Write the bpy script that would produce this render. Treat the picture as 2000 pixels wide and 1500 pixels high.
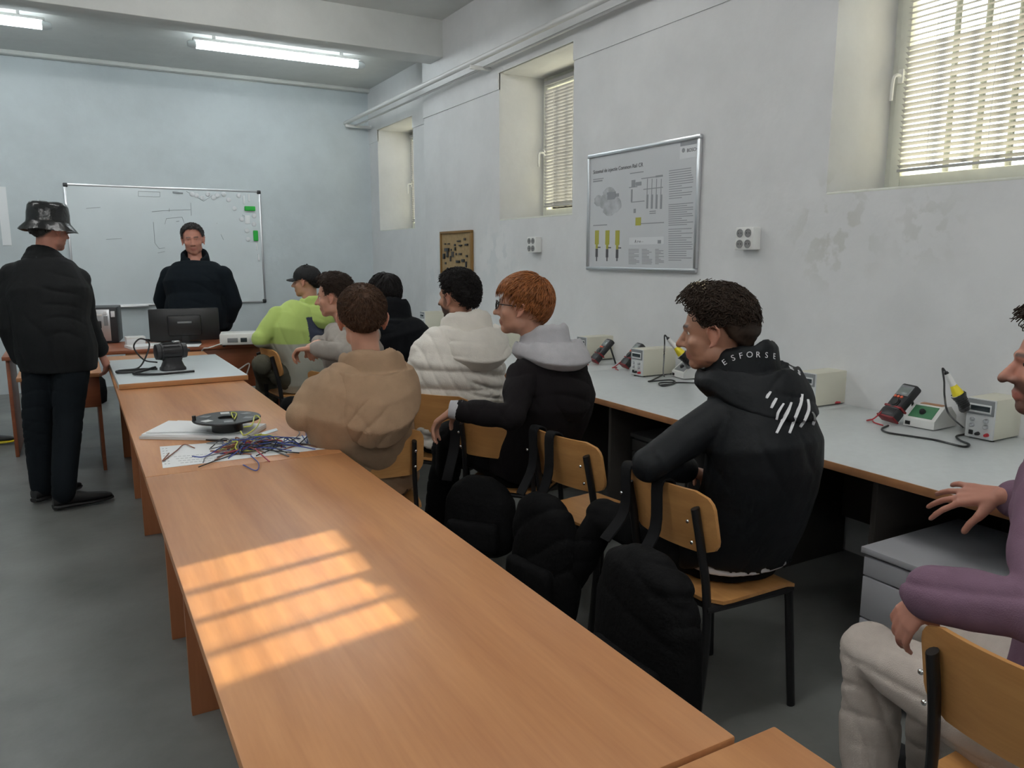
import bpy, bmesh, math, random
import numpy as np
from mathutils import Vector, Matrix, Quaternion

# ------------------------------------------------------------------ scene, camera, light
for o in list(bpy.data.objects):
    bpy.data.objects.remove(o, do_unlink=True)
scene = bpy.context.scene
COL = scene.collection
rnd = random.Random(7)
R_ = math.radians

YAW, PITCH, EYE = R_(29.54), R_(9.54), 1.5
cam_d = bpy.data.cameras.new('camera')
cam_d.sensor_width = 36.0
cam_d.lens = 27.0
cam_d.clip_start = 0.05
cam = bpy.data.objects.new('camera', cam_d)
COL.objects.link(cam)
cam.location = (0, 0, EYE)
cam.rotation_euler = (math.pi / 2 - PITCH, 0, -YAW)
scene.camera = cam

scene.view_settings.view_transform = 'Standard'
scene.view_settings.look = 'None'
scene.view_settings.gamma = 1.0
scene.view_settings.use_curve_mapping = False
scene.view_settings.exposure = 0.55

world = bpy.data.worlds.new('world')
scene.world = world
world.use_nodes = True
wn = world.node_tree.nodes['Background']
wn.inputs['Color'].default_value = (0.80, 0.90, 1.0, 1)
wn.inputs['Strength'].default_value = 3.0

SUN_EL, SUN_AZ = R_(28.8), R_(10.0)          # shines through the right hand windows
sun_d = bpy.data.lights.new('sun', 'SUN')
sun_d.energy = 21.0
sun_d.color = (1.0, 0.83, 0.54)
sun_d.angle = R_(0.48)
sun = bpy.data.objects.new('sun', sun_d)
COL.objects.link(sun)
sd = Vector((-math.cos(SUN_EL) * math.cos(SUN_AZ), -math.cos(SUN_EL) * math.sin(SUN_AZ), -math.sin(SUN_EL)))
sun.rotation_euler = sd.to_track_quat('-Z', 'Y').to_euler()
sun.location = (9, 3, 5)
TUBE = 29.5                                   # emission of the fluorescent tubes

# ------------------------------------------------------------------ measuring helpers (metres)
F0 = Vector((math.sin(YAW), math.cos(YAW), 0))
RT = Vector((math.cos(YAW), -math.sin(YAW), 0))
FW = F0 * math.cos(PITCH) - Vector((0, 0, math.sin(PITCH)))
UP = Vector((0, 0, math.cos(PITCH))) + F0 * math.sin(PITCH)
EYEP = Vector((0, 0, EYE))
def sight(px, py):
    return RT * ((px - 1000) / 1500) + UP * ((750 - py) / 1500) + FW
def at(px, py, depth):
    return EYEP + sight(px, py) * depth
def atz(px, py, z):
    d = sight(px, py); return EYEP + d * ((z - EYE) / d.z)
def atx(px, py, x):
    d = sight(px, py); return EYEP + d * (x / d.x)
def aty(px, py, y):
    d = sight(px, py); return EYEP + d * (y / d.y)

# ------------------------------------------------------------------ materials
def srgb(r, g, b):
    f = lambda c: (c / 255 / 12.92) if c / 255 <= 0.04045 else ((c / 255 + 0.055) / 1.055) ** 2.4
    return (f(r), f(g), f(b))
MATS = {}
def mat(name, col, rough=0.6, metal=0.0, var=0.0, vscale=8.0, bump=0.0, bscale=40.0, spec=0.5, stretch=None, sheen=0.0, coat=0.0, detail=4.0):
    if name in MATS: return MATS[name]
    m = bpy.data.materials.new(name); m.use_nodes = True
    nt = m.node_tree; b = nt.nodes['Principled BSDF']
    b.inputs['Base Color'].default_value = (*col, 1)
    b.inputs['Roughness'].default_value = rough
    b.inputs['Metallic'].default_value = metal
    b.inputs['Specular IOR Level'].default_value = spec
    if sheen: b.inputs['Sheen Weight'].default_value = sheen; b.inputs['Sheen Roughness'].default_value = 0.5
    if coat: b.inputs['Coat Weight'].default_value = coat
    if var or bump:
        tc = nt.nodes.new('ShaderNodeTexCoord'); mp = nt.nodes.new('ShaderNodeMapping')
        nt.links.new(tc.outputs['Object'], mp.inputs['Vector'])
        if stretch: mp.inputs['Scale'].default_value = stretch
    if var:
        n = nt.nodes.new('ShaderNodeTexNoise'); n.inputs['Scale'].default_value = vscale; n.inputs['Detail'].default_value = detail
        nt.links.new(mp.outputs['Vector'], n.inputs['Vector'])
        r = nt.nodes.new('ShaderNodeValToRGB')
        r.color_ramp.elements[0].position = 0.3; r.color_ramp.elements[1].position = 0.7
        r.color_ramp.elements[0].color = (*[c * (1 - var) for c in col], 1)
        r.color_ramp.elements[1].color = (*[min(1, c * (1 + var)) for c in col], 1)
        nt.links.new(n.outputs['Fac'], r.inputs['Fac']); nt.links.new(r.outputs['Color'], b.inputs['Base Color'])
    if bump:
        n2 = nt.nodes.new('ShaderNodeTexNoise'); n2.inputs['Scale'].default_value = bscale; n2.inputs['Detail'].default_value = 3
        nt.links.new(mp.outputs['Vector'], n2.inputs['Vector'])
        bp = nt.nodes.new('ShaderNodeBump'); bp.inputs['Strength'].default_value = bump; bp.inputs['Distance'].default_value = 0.01
        nt.links.new(n2.outputs['Fac'], bp.inputs['Height']); nt.links.new(bp.outputs['Normal'], b.inputs['Normal'])
    MATS[name] = m
    return m
def attr_mat(name, rough=0.5, sss=0.0, bump=0.0, bscale=60, sheen=0):
    if name in MATS: return MATS[name]
    m = bpy.data.materials.new(name); m.use_nodes = True
    nt = m.node_tree; b = nt.nodes['Principled BSDF']
    a = nt.nodes.new('ShaderNodeAttribute'); a.attribute_name = 'tint'
    nt.links.new(a.outputs['Color'], b.inputs['Base Color'])
    b.inputs['Roughness'].default_value = rough
    if sheen: b.inputs['Sheen Weight'].default_value = sheen
    if sss:
        b.inputs['Subsurface Weight'].default_value = sss
        b.inputs['Subsurface Radius'].default_value = (0.012, 0.005, 0.003)
        b.inputs['Subsurface Scale'].default_value = 0.6
    if bump:
        tc = nt.nodes.new('ShaderNodeTexCoord')
        n2 = nt.nodes.new('ShaderNodeTexNoise'); n2.inputs['Scale'].default_value = bscale
        nt.links.new(tc.outputs['Object'], n2.inputs['Vector'])
        bp = nt.nodes.new('ShaderNodeBump'); bp.inputs['Strength'].default_value = bump; bp.inputs['Distance'].default_value = 0.005
        nt.links.new(n2.outputs['Fac'], bp.inputs['Height']); nt.links.new(bp.outputs['Normal'], b.inputs['Normal'])
    MATS[name] = m
    return m
def emit_mat(name, col, s):
    m = bpy.data.materials.new(name); m.use_nodes = True
    b = m.node_tree.nodes['Principled BSDF']
    b.inputs['Base Color'].default_value = (*col, 1)
    b.inputs['Emission Color'].default_value = (*col, 1); b.inputs['Emission Strength'].default_value = s
    MATS[name] = m
    return m
def glass_mat(name, tint=(0.93, 0.97, 0.96)):
    m = bpy.data.materials.new(name); m.use_nodes = True
    nt = m.node_tree; nt.nodes.remove(nt.nodes['Principled BSDF'])
    out = nt.nodes['Material Output']
    t = nt.nodes.new('ShaderNodeBsdfTransparent'); t.inputs['Color'].default_value = (*tint, 1)
    g = nt.nodes.new('ShaderNodeBsdfGlossy'); g.inputs['Roughness'].default_value = 0.02
    fr = nt.nodes.new('ShaderNodeFresnel'); fr.inputs['IOR'].default_value = 1.45
    mx = nt.nodes.new('ShaderNodeMixShader')
    nt.links.new(fr.outputs[0], mx.inputs[0]); nt.links.new(t.outputs[0], mx.inputs[1]); nt.links.new(g.outputs[0], mx.inputs[2])
    nt.links.new(mx.outputs[0], out.inputs['Surface'])
    MATS[name] = m
    return m

def wood_mat(name, c1, c2, rough=0.35, axis='y', scale=1.0, coat=0.0):
    """laminate with long grain along one axis and faint cathedral figure"""
    m = bpy.data.materials.new(name); m.use_nodes = True
    nt = m.node_tree; b = nt.nodes['Principled BSDF']; L = nt.links.new
    tc = nt.nodes.new('ShaderNodeTexCoord'); mp = nt.nodes.new('ShaderNodeMapping')
    s = {'x': (0.6, 9, 9), 'y': (9, 0.6, 9), 'z': (9, 9, 0.6)}[axis]
    mp.inputs['Scale'].default_value = [v * scale for v in s]
    L(tc.outputs['Object'], mp.inputs['Vector'])
    n = nt.nodes.new('ShaderNodeTexNoise'); n.inputs['Scale'].default_value = 1.3; n.inputs['Detail'].default_value = 6; n.inputs['Distortion'].default_value = 0.6
    L(mp.outputs['Vector'], n.inputs['Vector'])
    mp2 = nt.nodes.new('ShaderNodeMapping'); mp2.inputs['Scale'].default_value = [v * 6 * scale for v in s]
    L(tc.outputs['Object'], mp2.inputs['Vector'])
    n2 = nt.nodes.new('ShaderNodeTexNoise'); n2.inputs['Scale'].default_value = 2.0; n2.inputs['Detail'].default_value = 3
    L(mp2.outputs['Vector'], n2.inputs['Vector'])
    mix = nt.nodes.new('ShaderNodeMath'); mix.operation = 'MULTIPLY_ADD'; mix.inputs[1].default_value = 0.35
    L(n2.outputs['Fac'], mix.inputs[0]); L(n.outputs['Fac'], mix.inputs[2])
    r = nt.nodes.new('ShaderNodeValToRGB')
    r.color_ramp.elements[0].position = 0.42; r.color_ramp.elements[1].position = 0.92
    r.color_ramp.elements[0].color = (*c1, 1); r.color_ramp.elements[1].color = (*c2, 1)
    L(mix.outputs[0], r.inputs['Fac']); L(r.outputs['Color'], b.inputs['Base Color'])
    b.inputs['Roughness'].default_value = rough
    b.inputs['Specular IOR Level'].default_value = 0.5
    if coat: b.inputs['Coat Weight'].default_value = coat
    MATS[name] = m
    return m

# ------------------------------------------------------------------ mesh helpers
class MB:
    """collects shapes; build() links them as one mesh object"""
    def __init__(s): s.v = []; s.f = []
    def add(s, verts, faces):
        o = len(s.v); s.v.extend([tuple(v) for v in verts]); s.f.extend([tuple(i + o for i in f) for f in faces]); return s
    def box(s, lo, hi, bev=0.0, M=None):
        bm = bmesh.new(); bmesh.ops.create_cube(bm, size=1.0)
        c = [(lo[i] + hi[i]) / 2 for i in range(3)]; d = [hi[i] - lo[i] for i in range(3)]
        for v in bm.verts: v.co = Vector((c[0] + v.co.x * d[0], c[1] + v.co.y * d[1], c[2] + v.co.z * d[2]))
        if bev: bmesh.ops.bevel(bm, geom=bm.edges[:], offset=min(bev, min(d) * 0.49), segments=2, affect='EDGES', profile=0.5)
        if M is not None:
            for v in bm.verts: v.co = M @ v.co
        bm.verts.index_update()
        s.add([v.co[:] for v in bm.verts], [[v.index for v in f.verts] for f in bm.faces]); bm.free(); return s
    def rings(s, rings, cap=True, closed=True):
        n = len(rings[0]); V = [p for r in rings for p in r]; Fc = []
        for i in range(len(rings) - 1):
            for j in range(n if closed else n - 1):
                a, b = i * n + j, i * n + (j + 1) % n
                Fc.append((a, b, b + n, a + n))
        if cap:
            Fc.append(tuple(range(n - 1, -1, -1))); k = (len(rings) - 1) * n; Fc.append(tuple(range(k, k + n)))
        return s.add(V, Fc)
    def tube(s, pts, r, n=8, flat=1.0, cap=True):
        pts = [Vector(p) for p in pts]
        rr = r if hasattr(r, '__len__') else [r] * len(pts)
        t0 = (pts[1] - pts[0]).normalized()
        ref = Vector((0, 0, 1)) if abs(t0.z) < 0.9 else Vector((1, 0, 0))
        u = t0.cross(ref).normalized(); rings = []
        for i, p in enumerate(pts):
            t = (pts[min(i + 1, len(pts) - 1)] - pts[max(i - 1, 0)]).normalized()
            u = (u - t * u.dot(t)); u = u.normalized() if u.length > 1e-6 else t.orthogonal().normalized()
            w = t.cross(u)
            rings.append([p + u * (math.cos(2 * math.pi * k / n) * rr[i]) + w * (math.sin(2 * math.pi * k / n) * rr[i] * flat) for k in range(n)])
        return s.rings(rings, cap)
    def lathe(s, prof, M=None, n=20):
        """prof: list of (radius, z)"""
        rings = [[Vector((r * math.cos(2 * math.pi * k / n), r * math.sin(2 * math.pi * k / n), z)) for k in range(n)] for r, z in prof]
        if M is not None: rings = [[M @ p for p in r] for r in rings]
        return s.rings(rings)
    def prism(s, poly, h0, h1, M=None):
        """polygon in local xy, thickness h0..h1 along local z"""
        rings = [[Vector((x, y, h)) for x, y in poly] for h in (h0, h1)]
        if M is not None: rings = [[M @ p for p in r] for r in rings]
        return s.rings(rings)
    def ball(s, c, r, M=None, nu=16, nv=10):
        r = r if hasattr(r, '__len__') else (r, r, r); c = Vector(c)
        V = []; Fc = []
        for i in range(nv + 1):
            th = math.pi * i / nv
            for j in range(nu):
                ph = 2 * math.pi * j / nu
                p = Vector((r[0] * math.sin(th) * math.cos(ph), r[1] * math.sin(th) * math.sin(ph), r[2] * math.cos(th)))
                V.append(c + (M @ p if M is not None else p))
        for i in range(nv):
            for j in range(nu):
                a, b = i * nu + j, i * nu + (j + 1) % nu
                if i == 0: Fc.append((a, a + nu, b + nu))
                elif i == nv - 1: Fc.append((a, a + nu, b))
                else: Fc.append((a, a + nu, b + nu, b))
        return s.add(V, Fc)
    def build(s, name, m, parent=None, smooth=True, angle=40, origin=None):
        me = bpy.data.meshes.new(name); v = s.v
        if origin is not None: v = [tuple(Vector(p) - Vector(origin)) for p in v]
        me.from_pydata(v, [], s.f); me.update()
        bm = bmesh.new(); bm.from_mesh(me); bmesh.ops.recalc_face_normals(bm, faces=bm.faces[:]); bm.to_mesh(me); bm.free()
        return link(name, me, m, parent, smooth, angle, origin)
def link(name, me, m, parent=None, smooth=True, angle=40, origin=None):
    if m is not None:
        me.materials.clear(); me.materials.append(MATS[m] if isinstance(m, str) else m)
    if smooth:
        me.shade_smooth()
        if angle: me.set_sharp_from_angle(angle=R_(angle))
    o = bpy.data.objects.new(name, me); COL.objects.link(o)
    if origin is not None: o.location = origin
    if parent is not None: o.parent = parent
    return o
def tag(o, label, cat=None, group=None, kind=None):
    o['label'] = label
    if cat: o['category'] = cat
    if group: o['group'] = group
    if kind: o['kind'] = kind
    return o
def empty(name, loc=(0, 0, 0), rz=0.0, label=None, cat=None, group=None):
    o = bpy.data.objects.new(name, None); o.empty_display_size = 0.05; COL.objects.link(o)
    o.location = loc; o.rotation_euler = (0, 0, rz)
    if label: tag(o, label, cat, group)
    return o
def copy_tree(o, parent=None):
    kids = list(o.children)
    c = o.copy(); COL.objects.link(c); c.parent = parent
    for k in kids: copy_tree(k, c)
    return c
def inst(o, name, parent, loc=None, rot=None):
    c = bpy.data.objects.new(name, o.data); COL.objects.link(c); c.parent = parent
    c.location = o.location if loc is None else loc
    c.rotation_euler = o.rotation_euler if rot is None else rot
    return c
def text_mesh(body, size, name, m, parent, M, extrude=0.0006, align='LEFT'):
    cu = bpy.data.curves.new(name, 'FONT'); cu.body = body; cu.size = size; cu.extrude = extrude; cu.align_x = align
    to = bpy.data.objects.new(name, cu); COL.objects.link(to)
    dg = bpy.context.evaluated_depsgraph_get()
    me = bpy.data.meshes.new_from_object(to.evaluated_get(dg))
    bpy.data.objects.remove(to, do_unlink=True)
    me.transform(M)
    return link(name, me, m, parent, smooth=False)
def frame_M(origin, xdir, ydir):
    x = Vector(xdir).normalized(); y = Vector(ydir).normalized(); z = x.cross(y).normalized(); y = z.cross(x)
    return Matrix(((x.x, y.x, z.x, origin[0]), (x.y, y.y, z.y, origin[1]), (x.z, y.z, z.z, origin[2]), (0, 0, 0, 1)))
def arc(pts, n=24):
    """Catmull-Rom through points"""
    P = [Vector(p) for p in pts]; P = [P[0] * 2 - P[1]] + P + [P[-1] * 2 - P[-2]]; out = []
    seg = len(P) - 3; per = max(2, n // seg)
    for i in range(seg):
        a, b, c, d = P[i:i + 4]
        for k in range(per):
            t = k / per
            out.append(0.5 * ((2 * b) + (c - a) * t + (2 * a - 5 * b + 4 * c - d) * t * t + (3 * b - a - 3 * c + d) * t ** 3))
    out.append(P[-2]); return out

# ------------------------------------------------------------------ shared materials
def wall_mat(name, col, stains):
    m = bpy.data.materials.new(name); m.use_nodes = True
    nt = m.node_tree; b = nt.nodes['Principled BSDF']; L = nt.links.new
    tc = nt.nodes.new('ShaderNodeTexCoord')
    n = nt.nodes.new('ShaderNodeTexNoise'); n.inputs['Scale'].default_value = 1.6; n.inputs['Detail'].default_value = 7; n.inputs['Roughness'].default_value = 0.62
    L(tc.outputs['Object'], n.inputs['Vector'])
    r = nt.nodes.new('ShaderNodeValToRGB'); e = r.color_ramp.elements
    e[0].position = 0.34; e[1].position = 0.62
    e[0].color = (*[c * 0.92 for c in col], 1); e[1].color = (*[min(1, c * 1.03) for c in col], 1)
    L(n.outputs['Fac'], r.inputs['Fac']); cur = r.outputs['Color']
    for (p, rad, sc, dark) in stains:                                   # flaked, damp plaster
        vm = nt.nodes.new('ShaderNodeVectorMath'); vm.operation = 'DISTANCE'; vm.inputs[1].default_value = p
        L(tc.outputs['Object'], vm.inputs[0])
        mr = nt.nodes.new('ShaderNodeMapRange'); mr.inputs['From Min'].default_value = rad; mr.inputs['From Max'].default_value = rad * 0.3
        L(vm.outputs['Value'], mr.inputs['Value'])
        ns = nt.nodes.new('ShaderNodeTexNoise'); ns.inputs['Scale'].default_value = sc; ns.inputs['Detail'].default_value = 6
        L(tc.outputs['Object'], ns.inputs['Vector'])
        r2 = nt.nodes.new('ShaderNodeValToRGB'); r2.color_ramp.elements[0].position = 0.5; r2.color_ramp.elements[1].position = 0.56
        L(ns.outputs['Fac'], r2.inputs['Fac'])
        mu = nt.nodes.new('ShaderNodeMath'); mu.operation = 'MULTIPLY'; L(mr.outputs[0], mu.inputs[0]); L(r2.outputs['Color'], mu.inputs[1])
        mx = nt.nodes.new('ShaderNodeMix'); mx.data_type = 'RGBA'
        L(mu.outputs[0], mx.inputs['Factor']); L(cur, mx.inputs[6]); mx.inputs[7].default_value = (*dark, 1)
        cur = mx.outputs[2]
    L(cur, b.inputs['Base Color'])
    b.inputs['Roughness'].default_value = 0.62
    n2 = nt.nodes.new('ShaderNodeTexNoise'); n2.inputs['Scale'].default_value = 5; n2.inputs['Detail'].default_value = 8
    L(tc.outputs['Object'], n2.inputs['Vector'])
    bp = nt.nodes.new('ShaderNodeBump'); bp.inputs['Strength'].default_value = 0.35; bp.inputs['Distance'].default_value = 0.02
    L(n2.outputs['Fac'], bp.inputs['Height']); L(bp.outputs['Normal'], b.inputs['Normal'])
    MATS[name] = m
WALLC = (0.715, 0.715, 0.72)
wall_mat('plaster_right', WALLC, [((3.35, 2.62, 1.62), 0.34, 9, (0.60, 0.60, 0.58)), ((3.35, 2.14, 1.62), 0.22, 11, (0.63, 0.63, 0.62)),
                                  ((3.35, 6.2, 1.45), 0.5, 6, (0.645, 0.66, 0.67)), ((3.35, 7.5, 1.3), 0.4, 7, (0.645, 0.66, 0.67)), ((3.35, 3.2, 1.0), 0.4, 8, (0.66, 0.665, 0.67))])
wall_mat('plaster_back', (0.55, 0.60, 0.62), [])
wall_mat('plaster_ceiling', (0.64, 0.65, 0.63), [])
mat('plaster_reveal', (0.74, 0.75, 0.73), 0.5, var=0.05, vscale=5)
mat('window_paint', (0.72, 0.73, 0.66), 0.35, var=0.05, vscale=12)
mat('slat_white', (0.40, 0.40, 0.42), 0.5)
mat('white_plastic', (0.78, 0.78, 0.76), 0.35)
mat('socket_grey', (0.25, 0.25, 0.25), 0.5)
mat('hole_black', (0.01, 0.01, 0.01), 0.7)
mat('dim_ground', (0.07, 0.08, 0.10), 0.8)  # dark and bluish so the added ground bounces little warm light
mat('bar_grey', (0.16, 0.16, 0.16), 0.6)
mat('pipe_paint', (0.64, 0.64, 0.63), 0.4)
mat('dark_steel', (0.03, 0.03, 0.032), 0.4, metal=0.6)
mat('aluminium', (0.62, 0.63, 0.65), 0.32, metal=0.9)
mat('chrome', (0.75, 0.75, 0.76), 0.15, metal=1.0)
emit_mat('tube_glow', (0.98, 0.985, 0.97), TUBE); emit_mat('tube_glow_cool', (0.88, 0.97, 1.0), TUBE * 0.66)
mat('frosted_end', (0.75, 0.80, 0.82), 0.3)
glass_mat('pane_glass')

# concrete floor
def floor_mat():
    m = bpy.data.materials.new('concrete'); m.use_nodes = True
    nt = m.node_tree; b = nt.nodes['Principled BSDF']; L = nt.links.new
    tc = nt.nodes.new('ShaderNodeTexCoord')
    n = nt.nodes.new('ShaderNodeTexNoise'); n.inputs['Scale'].default_value = 1.1; n.inputs['Detail'].default_value = 8; n.inputs['Roughness'].default_value = 0.6
    L(tc.outputs['Object'], n.inputs['Vector'])
    r = nt.nodes.new('ShaderNodeValToRGB'); e = r.color_ramp.elements
    e[0].position = 0.3; e[1].position = 0.72; e[0].color = (0.125, 0.128, 0.122, 1); e[1].color = (0.25, 0.255, 0.245, 1)
    L(n.outputs['Fac'], r.inputs['Fac']); L(r.outputs['Color'], b.inputs['Base Color'])
    n3 = nt.nodes.new('ShaderNodeTexNoise'); n3.inputs['Scale'].default_value = 3; n3.inputs['Detail'].default_value = 5
    L(tc.outputs['Object'], n3.inputs['Vector'])
    mr = nt.nodes.new('ShaderNodeMapRange'); mr.inputs['To Min'].default_value = 0.28; mr.inputs['To Max'].default_value = 0.55
    L(n3.outputs['Fac'], mr.inputs['Value']); L(mr.outputs[0], b.inputs['Roughness'])
    bp = nt.nodes.new('ShaderNodeBump'); bp.inputs['Strength'].default_value = 0.08; bp.inputs['Distance'].default_value = 0.01
    n2 = nt.nodes.new('ShaderNodeTexNoise'); n2.inputs['Scale'].default_value = 30; L(tc.outputs['Object'], n2.inputs['Vector'])
    L(n2.outputs['Fac'], bp.inputs['Height']); L(bp.outputs['Normal'], b.inputs['Normal'])
    MATS['concrete'] = m
floor_mat()

# ------------------------------------------------------------------ the room
XW, XR, YB, YF, XL, ZC = 3.352, 3.487, 9.9, -3.4, -2.9, 3.76
TH = 0.62                                              # thickness of the window wall
tag(MB().box((XL - 0.2, YF - 0.2, -0.1), (XW + TH, YB + 0.2, 0)).build('floor', 'concrete'), 'grey stained concrete floor of the classroom', kind='structure')
ce = tag(MB().box((XL - 0.2, YF - 0.2, ZC), (XW + TH, YB + 0.2, ZC + 0.15)).build('ceiling', 'plaster_ceiling'), 'pale grey plaster ceiling with a deep cross beam', kind='structure')
MB().box((XL, 7.5, 3.58), (XW + 0.2, YB, ZC + 0.01)).build('lowered_bay', 'plaster_ceiling', ce)
for (a, b) in ((7.28, 7.60), (3.2, 3.52), (-0.9, -0.58)):
    MB().box((XL, a, 3.415), (XW + 0.05, b, ZC + 0.02), 0.012).build('beam', 'plaster_ceiling', ce)
MB().box((XL, YB - 0.09, 3.535), (XW + 0.2, YB, 3.60), 0.03).build('cove', 'plaster_ceiling', ce)
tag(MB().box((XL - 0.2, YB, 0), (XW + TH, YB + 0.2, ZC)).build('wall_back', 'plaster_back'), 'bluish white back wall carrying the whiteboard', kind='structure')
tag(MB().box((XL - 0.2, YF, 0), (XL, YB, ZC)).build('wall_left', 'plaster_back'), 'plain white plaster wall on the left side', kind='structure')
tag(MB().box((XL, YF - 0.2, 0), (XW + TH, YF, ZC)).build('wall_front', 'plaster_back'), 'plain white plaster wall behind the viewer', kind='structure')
WIN = [(1.53, 2.69, XW), (4.985, 6.14, XW), (8.43, 9.59, XR), (-1.92, -0.76, XW)]
Z0, Z1 = 1.80, 3.05
w = MB(); XO = XW + TH
ys = sorted(WIN)
edges = [YF] + [v for q in ys for v in q[:2]] + [YB]
def wx(y): return XW if y < 7.79 else XR
for i in range(0, len(edges), 2):                       # piers
    a, b = edges[i], edges[i + 1]
    if a < 7.8 < b:
        w.box((XW, a, 0), (XO, 7.8, ZC)); w.box((XR, 7.8, 0), (XO, b, ZC))
    else:
        w.box((wx(a), a, 0), (XO, b, ZC))
for (a, b, x) in WIN:
    w.box((x, a, 0), (XO, b, Z0)); w.box((x, a, Z1), (XO, b, ZC))
wr = tag(w.build('wall_right', 'plaster_right', smooth=False), 'thick white plaster wall with deep window niches, stained and flaking', kind='structure')
# the plaster above the seam stands a little proud
for (a, b, x) in ((YF, -1.92, XW), (-0.76, 1.53, XW), (2.69, 4.985, XW), (6.14, 7.8, XW), (7.8, 8.43, XR), (9.59, YB, XR)):
    MB().box((x - 0.009, a, 2.915), (x + 0.01, b, ZC), 0.0).build('plaster_band', 'plaster_right', wr)

for (a, b, x) in WIN:
    MB().box((x - 0.009, a, Z1), (x + 0.01, b, ZC), 0.0).build('plaster_band', 'plaster_right', wr)

def window(idx, y0, y1, x, label, tilt_low, tilt_up, zsplit, handle=True):
    root = empty('window_%d' % idx, (x, (y0 + y1) / 2, Z0)); tag(root, label, kind='structure')
    mid = (y0 + y1) / 2; hw = (y1 - y0) / 2; hz = Z1 - Z0
    fx = 0.455                                            # frame plane behind the wall face
    def bars(y_out, z_lo, z_hi, wd, xa, xb, name, m, bev=0.006):
        b = MB()
        b.box((xa, -y_out, z_lo), (xb, -y_out + wd, z_hi), bev); b.box((xa, y_out - wd, z_lo), (xb, y_out, z_hi), bev)
        b.box((xa, -y_out + wd, z_lo), (xb, y_out - wd, z_lo + wd), bev); b.box((xa, -y_out + wd, z_hi - wd), (xb, y_out - wd, z_hi), bev)
        return b.build(name, m, root)
    bars(hw + 0.005, -0.004, hz + 0.004, 0.06, fx, fx + 0.07, 'window_frame', 'window_paint')
    sash = bars(hw - 0.045, 0.045, hz - 0.045, 0.06, fx - 0.03, fx + 0.04, 'sash', 'window_paint')
    MB().box((fx + 0.01, -hw + 0.10, 0.10), (fx + 0.016, hw - 0.10, hz - 0.10)).build('pane', 'pane_glass', sash, smooth=False)
    MB().box((0.0, -hw, -0.001), (fx, hw, 0.012), 0.004).build('sill', 'window_paint', root)
    if handle:
        h = MB(); yy = hw - 0.075; zz = 0.60
        h.box((fx - 0.045, yy - 0.014, zz - 0.035), (fx - 0.028, yy + 0.014, zz + 0.035), 0.004)
        h.tube(arc([(fx - 0.04, yy, zz), (fx - 0.075, yy, zz + 0.002), (fx - 0.085, yy + 0.01, zz - 0.02), (fx - 0.083, yy + 0.016, zz - 0.12)], 12), 0.009)
        h.build('handle', 'white_plastic', sash)
    # venetian blind
    by0, by1 = -hw + 0.02 if idx == 9 else -hw + 0.055, hw - 0.105
    bx = fx - 0.048
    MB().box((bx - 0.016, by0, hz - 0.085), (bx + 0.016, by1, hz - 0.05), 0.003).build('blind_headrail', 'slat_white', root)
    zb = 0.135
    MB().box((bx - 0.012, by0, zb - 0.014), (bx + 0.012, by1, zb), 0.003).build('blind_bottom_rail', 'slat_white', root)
    protos = {}
    def slat(t):
        b = MB(); n = 5; W = 0.0265; V = []
        top = []; 
        for k in range(n):
            u = (k / (n - 1) - 0.5) * W; c = 0.0022 * (1 - (2 * k / (n - 1) - 1) ** 2)
            top.append((u * math.cos(t), c - u * math.sin(t)))
        ring = [(p[0], p[1]) for p in top] + [(p[0], p[1] - 0.0007) for p in reversed(top)]
        b.rings([[Vector((px, by0, pz)) for px, pz in ring], [Vector((px, by1, pz)) for px, pz in ring]])
        me = bpy.data.meshes.new('slat'); me.from_pydata(b.v, [], b.f); me.materials.append(MATS['slat_white']); me.update()
        return me
    pitch = 0.0275; n = int((hz - 0.1 - zb) / pitch)
    for k in range(n):
        z = zb + 0.014 + k * pitch
        t = tilt_low if z + Z0 < zsplit else tilt_up
        if t not in protos: protos[t] = slat(t)
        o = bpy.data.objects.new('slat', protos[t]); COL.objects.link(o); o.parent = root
        o.location = (bx, 0, z); o.rotation_euler = (R_(rnd.uniform(-0.12, 0.12)), 0, 0)
    for yc in (by0 + 0.16, 0.02, by1 - 0.16):
        c = MB()
        for dx in (-0.014, 0.014): c.tube([(bx + dx, yc, zb), (bx + dx, yc, hz - 0.06)], 0.0011, 5)
        c.build('ladder_cord', 'white_plastic', root)
    # iron security bars outside the pane
    for k in range(7):
        yy = 2.43 - 0.153 * k - 2.11
        MB().tube([(fx + 0.11, yy, 0), (fx + 0.11, yy, hz)], 0.0155, 8).build('security_bar', 'bar_grey', root)
    return root
window(1, *WIN[0], 'large near window with open white blind, cream frame and handle', R_(33), R_(2), 2.534)
window(2, *WIN[1], 'middle window niche with half closed white venetian blind', R_(56), R_(56), 9)
window(3, *WIN[2], 'farthest window niche beside the back wall, seen almost edge-on', R_(56), R_(56), 9)
window(4, *WIN[3], 'window niche in the right wall behind the viewer', R_(56), R_(56), 9)
# added unseen block that shades the near half of the first window
tag(MB().box((XO + 0.25, 0.6, 0), (XO + 0.75, 2.06, 4.2), 0.02).build('unseen_sun_blocker', 'plaster_right'), 'unseen block added outside the near window to cut the sun', kind='structure')

tag(MB().box((XO + 0.02, -12, 0.9), (40, 24, 1.0)).build('unseen_ground', 'dim_ground'), 'unseen grey ground added outside the windows to dim light from below', kind='structure')  # added out of view; keeps bright light off the undersides of the slats
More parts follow.
